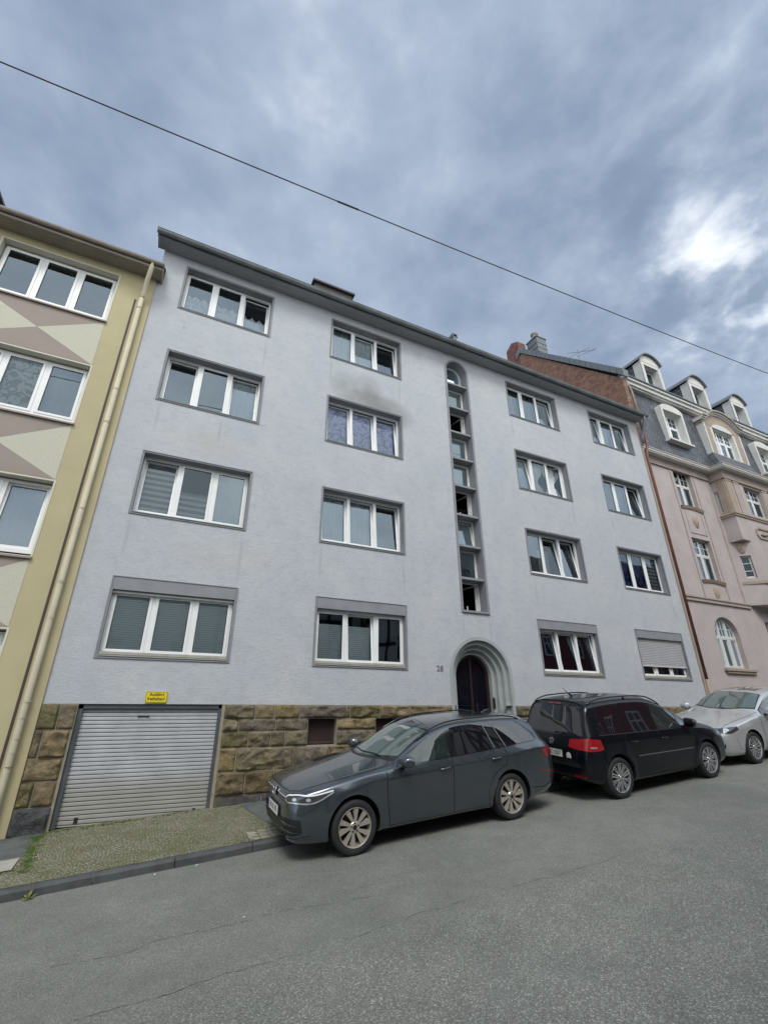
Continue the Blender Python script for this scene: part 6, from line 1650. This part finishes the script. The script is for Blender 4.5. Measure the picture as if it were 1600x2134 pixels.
for sd in (-1, 1):
    md = 'side-' if sd < 0 else 'side+'
    b, t = slant(car, sd, .34, 3.02, .50, 2.88, .03, .006); car.patch('window_surround', BLKG, b, t, md, .0015, 40, 8)
    b, t = slant(car, sd, .42, .66, .56, .68, .05); car.patch('quarter_pane', CGLASS, b, t, md, .003, 8, 5)
    b, t = slant(car, sd, .72, 1.42, .74, 1.38, .055); car.patch('door_window', CGLASS, b, t, md, .003, 20, 8)
    b, t = slant(car, sd, 1.52, 2.30, 1.48, 2.24, .055); car.patch('door_window', CGLASSD, b, t, md, .003, 20, 8)
    b, t = slant(car, sd, 2.40, 2.94, 2.34, 2.80, .06); car.patch('rear_quarter_pane', CGLASSD, b, t, md, .003, 18, 8)
    m = MB(); F = car.F
    car.ribbon(m, XZ([(x, F['zbl'](x) + .004) for x in (.40, 1., 2., 3.0)], sd), .012, md, .004); car.put(m, 'chrome_strip', simple('dull_chrome_strip', (.35, .36, .38), .2, metal=.9), recalc=False)
    m = MB(); car.ribbon(m, XZ([(.45, .60), (1.2, .61), (2.1, .625)], sd), .016, md, .006); car.put(m, 'door_moulding', simple('moulding_grey', (.20, .21, .22), .25, metal=.5), recalc=False)
    m = MB(); car.ribbon(m, XZ([(.42, .24), (1.2, .245), (2.15, .26)], sd), .014, md, .006); car.put(m, 'sill_strip', simple('sill_grey', (.12, .13, .14), .3), recalc=False)
    m = MB()
    car.ribbon(m, XZ([(.40, .96), (.40, .7), (.44, .27)], sd), .008, md, .0028); car.ribbon(m, XZ([(1.46, .98), (1.46, .26)], sd), .008, md, .0028); car.ribbon(m, XZ([(.44, .27), (1.46, .265), (2.16, .28)], sd), .008, md, .0028)
    car.ribbon(m, XZ([(2.36, 1.0), (2.38, .85), (2.34, .80)] + arc(2.64, .335, .46, 120, 170, 8), sd), .008, md, .0028)
    car.ribbon(m, XZ([(3.02, .66), (2.98, .5), (2.97, .36)], sd), .007, md, .0025); car.put(m, 'panel_gaps', simple('grey_gap_highlight', (.03, .033, .036), .5), recalc=False)
    car.patch('front_door', P_BLACK, XZ([(.47, .28), (1.45, .28)], sd), XZ([(.41, F['zbl'](.41) - .006), (1.45, F['zbl'](1.45) - .006)], sd), md, .0018, 26, 12)
    car.patch('rear_door', P_BLACK, XZ([(1.47, .28), (2.14, .28)], sd), XZ([(1.47, .66), (2.20, .66)], sd), md, .0018, 16, 8)
    handle(car, 1.30, .85, sd, P_BLACK); handle(car, 2.16, .86, sd, P_BLACK)
    mirror(car, .60, .99, P_BLACK, sd)
    P_ = [(.98 + (3.0 - .98) * k / 24) for k in range(25)]; pts = []; m = MB()
    for i, x in enumerate(P_):
        y = sd * (car.F['yr'](x) - .03); loc, _ = car.hit(Vector((x, y, 0)), 'top'); lift = .055 * min(1, i / 4, (24 - i) / 4) ** .6 if 0 < i < 24 else 0
        pts.append((x, y, loc.z + lift + .004))
    m.tube(pts, [.014] * 25, 8); m.tube([(1.95, pts[12][1], pts[12][2] - .06), (1.99, pts[12][1], pts[12][2])], .018, 6); car.put(m, 'roof_rail', BLKG, smooth=True)
    for w_x in (0, 2.64): wheel(car, w_x, sd, 'twin', RIM_S)
    car.patch('tail_light', LRED, smooth_poly([(3.32, sd * .40, .83), (3.30, sd * .60, .80), (3.24, sd * .76, .79), (3.15, sd * .86, .79), (3.03, sd * .90, .80), (2.97, sd * .90, .81)]), smooth_poly([(3.29, sd * .43, .96), (3.27, sd * .60, .975), (3.22, sd * .74, .98), (3.13, sd * .84, .98), (3.05, sd * .88, .975), (3.01, sd * .88, .965)]), 'near_pt', .009, 34, 8)
    m = MB(); car.ribbon(m, smooth_poly([(3.21, sd * .79, .85), (3.12, sd * .87, .848)]), .024, 'near_pt', .0105); car.put(m, 'indicator', LCLR, recalc=False)
    car.patch('fog_reflector', LREDD, [(3.4, sd * .50, .355), (3.4, sd * .72, .365)], [(3.4, sd * .48, .395), (3.4, sd * .74, .40)], 'rear', .004, 8, 3)
    car.patch('headlight', LSMK, smooth_poly([(-.84, sd * .50, .68), (-.7, sd * .74, .68), (-.45, sd * .86, .76)]), smooth_poly([(-.82, sd * .52, .78), (-.66, sd * .74, .82), (-.45, sd * .85, .84)]), 'near_pt', .004, 14, 6)
car.patch('rear_window_border', BLKG, [(3.4, y, 1.00) for y in (-.74, 0, .74)], [(3.4, y, 1.55 - .02 * abs(y)) for y in (-.60, 0, .60)], 'rear', .0015, 24, 12)
car.patch('rear_window', CGLASSD, [(3.4, y, 1.03) for y in (-.70, 0, .70)], [(3.4, y, 1.50 - .02 * abs(y)) for y in (-.57, 0, .57)], 'rear', .003, 24, 12)
m = MB(); car.tube(m, [(3.4, .10, 1.045), (3.4, .35, 1.05)], .009, 'rear', .016); car.tube(m, [(3.4, .10, 1.03), (3.4, .10, 1.06)], .022, 'rear', .012); car.put(m, 'rear_wiper', BLK, smooth=True)
m = MB(); car.tube(m, [(3.04, -.58, 0), (3.055, 0, 0), (3.04, .58, 0)], .016, 'top', .0); car.put(m, 'roof_spoiler', P_BLACK, smooth=True)
car.patch('brake_light', LREDD, [(3.4, -.16, 1.525), (3.4, .16, 1.525)], [(3.4, -.16, 1.545), (3.4, .16, 1.545)], 'rear', .005, 8, 2)
m = MB(); car.ribbon(m, [(3.4, y, z) for y, z in ((-.72, .99), (-.60, .78), (-.56, .62), (.56, .62), (.60, .78), (.72, .99))], .007, 'rear', .003); car.put(m, 'tailgate_gap', simple('tailgate_gap', (.03, .033, .036), .5), recalc=False)
car.patch('bumper_step', BLK, [(3.4, y, .585) for y in (-.60, 0, .60)], [(3.4, y, .605) for y in (-.60, 0, .60)], 'rear', .012, 20, 2)
m = MB()
for z in (.56, .53): car.ribbon(m, [(3.4, y, z) for y in (-.64, 0, .64)], .010, 'rear', .010)
car.put(m, 'bumper_strips', simple('bumper_strip_grey', (.05, .055, .06), .3), recalc=False)
m = MB(); v = []
for i in range(9):
    for j in range(9):
        a, b = -1 + i / 4, -1 + j / 4; v.append((3.325 + .035 * sqrt(max(0, 1 - .5 * a * a - .5 * b * b)), .66 + a * .10 , .545 + b * .045 * (1 - .4 * abs(a))))
c_, n_ = car.hit(Vector((3.4, 0, .875)), 'rear'); roundel(car, c_ + n_ * .004, n_, (0, 0, 1), .060)
c_, n_ = car.hit(Vector((3.4, 0, .70)), 'rear'); plate(car, c_ + n_ * .012, n_, 'EN MO 2507')
k_ = [(3.4, .40 + .055 * cos(t), .685 + .055 * sin(t)) for t in [pi * q / 10 for q in range(11)]]
car.patch('sticker', STICK, [(3.4, .455 - .11 * q / 10, .645) for q in range(11)], k_, 'rear', .003, 10, 5)
m = MB(); car.ribbon(m, [(3.4, .56, .64), (3.4, .63, .64)], .018, 'rear', .004); car.put(m, 'type_badge', CHROME, recalc=False)
car.patch('windscreen', CSCREEN, cross_y(.13, .42, .69), cross_y(.95, 1.10, .60), 'top', .003, 28, 12)
m = MB(); c_, n_ = car.hit(Vector((2.5, 0, 0)), 'top'); m.tube([(2.62, 0, c_.z), (2.72, 0, c_.z + .05), (2.85, 0, c_.z + .16)], [.02, .008, .004], 6); car.put(m, 'roof_aerial', BLK)

# ---- the silver hatchback
HATCH = dict(wb=2.575, arch=.37, black_below=.17, flare=.020, rc=.05, keys=dict(
 zt=[(-.88, .58), (-.87, .68), (-.82, .76), (-.7, .82), (-.4, .905), (0, .985), (.35, 1.045), (.6, 1.16), (.95, 1.33), (1.25, 1.435), (1.6, 1.475), (2.2, 1.475), (2.8, 1.43), (2.98, 1.39), (3.1, 1.22), (3.2, 1.0), (3.28, .85), (3.32, .66)],
 zr=[(-.88, .56), (-.87, .65), (-.82, .72), (-.7, .775), (-.4, .855), (0, .93), (.4, .985), (.6, 1.03), (.9, 1.16), (1.2, 1.29), (1.5, 1.38), (1.8, 1.42), (2.3, 1.42), (2.8, 1.37), (3.0, 1.28), (3.12, 1.10), (3.25, .86), (3.32, .62)],
 yr=[(-.88, .36), (-.8, .52), (-.6, .64), (0, .71), (.5, .735), (.9, .71), (1.3, .67), (1.7, .64), (2.4, .63), (3.0, .60), (3.2, .66), (3.32, .58)],
 zbl=[(-.88, .54), (-.82, .67), (-.6, .75), (-.2, .85), (.3, .925), (.7, .95), (1.5, .975), (2.5, 1.0), (3.0, 1.0), (3.25, .82), (3.32, .60)],
 yb=[(-.88, .42), (-.8, .64), (-.65, .755), (-.3, .83), (.3, .855), (1, .865), (2.4, .865), (3.0, .82), (3.2, .76), (3.32, .66)],
 zc=[(-.88, .50), (-.82, .60), (-.5, .70), (0, .80), (.6, .85), (1.5, .87), (2.5, .88), (3.1, .88), (3.32, .55)],
 yc=[(-.88, .46), (-.8, .70), (-.65, .80), (-.35, .86), (0, .885), (.8, .89), (2.4, .892), (2.9, .87), (3.15, .82), (3.32, .70)],
 yw=[(-.88, .48), (-.8, .73), (-.65, .83), (-.35, .875), (0, .888), (.8, .888), (2.4, .895), (2.9, .875), (3.15, .83), (3.32, .72)],
 zb=[(-.88, .30), (-.83, .22), (-.7, .19), (-.4, .18), (.5, .18), (2.8, .20), (3.32, .34)]))
car = Car('parked_car', 'silver hatchback facing down the street, cut off by the right edge of the photo', HATCH, (12.62, -3.14, road_z(12.62, -3.14)), 0, False, [P_SILVER, BLK], 4.2)
for sd in (-1, 1):
    md = 'side-' if sd < 0 else 'side+'
    b, t = slant(car, sd, .62, 2.86, .70, 2.66, .02, .006); car.patch('window_surround', BLKG, b, t, md, .0015, 40, 8)
    b, t = slant(car, sd, .66, .82, .74, .83, .035); car.patch('quarter_pane', CGLASS, b, t, md, .003, 8, 4)
    b, t = slant(car, sd, .86, 1.56, .88, 1.56); car.patch('door_window', CGLASS, b, t, md, .003, 20, 8)
    b, t = slant(car, sd, 1.66, 2.36, 1.62, 2.26); car.patch('door_window', CGLASS, b, t, md, .003, 20, 8)
    b, t = slant(car, sd, 2.42, 2.80, 2.32, 2.60); car.patch('rear_quarter_pane', CGLASS, b, t, md, .003, 12, 8)
    m = MB(); car.ribbon(m, XZ([(.48, .93), (.47, .7), (.52, .25)], sd), .008, md, .0028); car.ribbon(m, XZ([(1.58, .98), (1.58, .25)], sd), .008, md, .0028); car.ribbon(m, XZ([(.52, .25), (1.58, .25), (2.2, .26)], sd), .008, md, .0028)
    car.ribbon(m, XZ([(-.36, .30), (-.5, .36), (-.56, .55)], sd), .006, md, .002); car.put(m, 'panel_gaps', SEAM, recalc=False)
    car.patch('front_door', P_SILVER, XZ([(.53, .26), (1.57, .26)], sd), XZ([(.49, car.F['zbl'](.49) - .006), (1.57, car.F['zbl'](1.57) - .006)], sd), md, .0018, 26, 12)
    handle(car, 1.42, .85, sd, P_SILVER); mirror(car, .74, .955, P_SILVER, sd)
    for w_x in (0, 2.575): wheel(car, w_x, sd, 'five', RIM_S)
    ob = smooth_poly([(-.83, sd * .42, .645), (-.79, sd * .60, .635), (-.66, sd * .78, .655), (-.42, sd * .85, .735)]); ot = smooth_poly([(-.80, sd * .44, .735), (-.74, sd * .60, .755), (-.60, sd * .74, .785), (-.42, sd * .82, .80)])
    hl = car.patch('headlight', LSMK, ob, ot, 'near_pt', .004, 22, 6)
    for u in (.25, .60):
        p = ob[int(18 * u)].lerp(ot[int(18 * u)], .5); q_, nn_ = car.hit(p, 'near_pt'); m = MB(); t_ = nn_.cross(Vector((0, 0, 1))).normalized(); u_ = t_.cross(nn_)
        m.add([q_ + nn_ * .0065 + (t_ * cos(2 * pi * k / 16) * .062 + u_ * sin(2 * pi * k / 16) * .045) for k in range(16)], [tuple(range(16))]); car.put(m, 'lamp_reflector', LCLR, hl, recalc=False)
    m = MB(); car.ribbon(m, ob, .010, 'near_pt', .006); car.ribbon(m, ot, .008, 'near_pt', .006); car.put(m, 'lamp_rim', CHROME, hl, recalc=False)
    fg = car.patch('fog_light_recess', BLK, [(-.9, sd * .46, .34), (-.9, sd * .56, .33), (-.9, sd * .70, .36)], [(-.9, sd * .46, .44), (-.9, sd * .58, .455), (-.9, sd * .72, .44)], 'front', .004, 12, 5)
    q_, nn_ = car.hit(Vector((-.9, sd * .60, .395)), 'front'); m = MB(); t_ = nn_.cross(Vector((0, 0, 1))).normalized(); u_ = t_.cross(nn_); m.add([q_ + nn_ * .009 + (t_ * cos(2 * pi * k / 14) + u_ * sin(2 * pi * k / 14)) * .04 for k in range(14)], [tuple(range(14))]); car.put(m, 'fog_light', LCLR, fg, recalc=False)
car.patch('windscreen_border', BLKG, cross_y(.38, .68, .71), cross_y(1.17, 1.30, .60), 'top', .0012, 28, 12)
car.patch('windscreen', CSCREEN, cross_y(.42, .72, .69), cross_y(1.14, 1.26, .575), 'top', .003, 28, 12)
car.patch('sunroof', CGLASSD, cross_y(1.38, 1.42, .44), cross_y(1.82, 1.84, .44), 'top', .003, 16, 6)
m = MB(); car.ribbon(m, [(x, y, 0) for x, y in [(-.70, -.64), (-.3, -.71), (.1, -.75), (.6, -.76)]], .008, 'top', .002); car.ribbon(m, [(x, y, 0) for x, y in [(-.70, .64), (-.3, .71), (.1, .75), (.6, .76)]], .008, 'top', .002); car.put(m, 'bonnet_gap', SEAM, recalc=False)
car.patch('upper_grille', BLKG, [(-.9, y, .66) for y in (-.42, 0, .42)], [(-.9, y, .715) for y in (-.42, 0, .42)], 'front', .004, 16, 3)
car.patch('lower_intake', BLK, [(-.9, y, .29) for y in (-.42, 0, .42)], [(-.9, y, .43) for y in (-.42, 0, .42)], 'front', .004, 16, 4)
c_, n_ = car.hit(Vector((-.9, 0, .69)), 'front'); roundel(car, c_ + n_ * .012, (-1, 0, .2), (0, 0, 1), .062)
c_, n_ = car.hit(Vector((-.9, 0, .52)), 'front'); plate(car, c_ + Vector((-.02, 0, 0)), (-1, 0, .04), '')
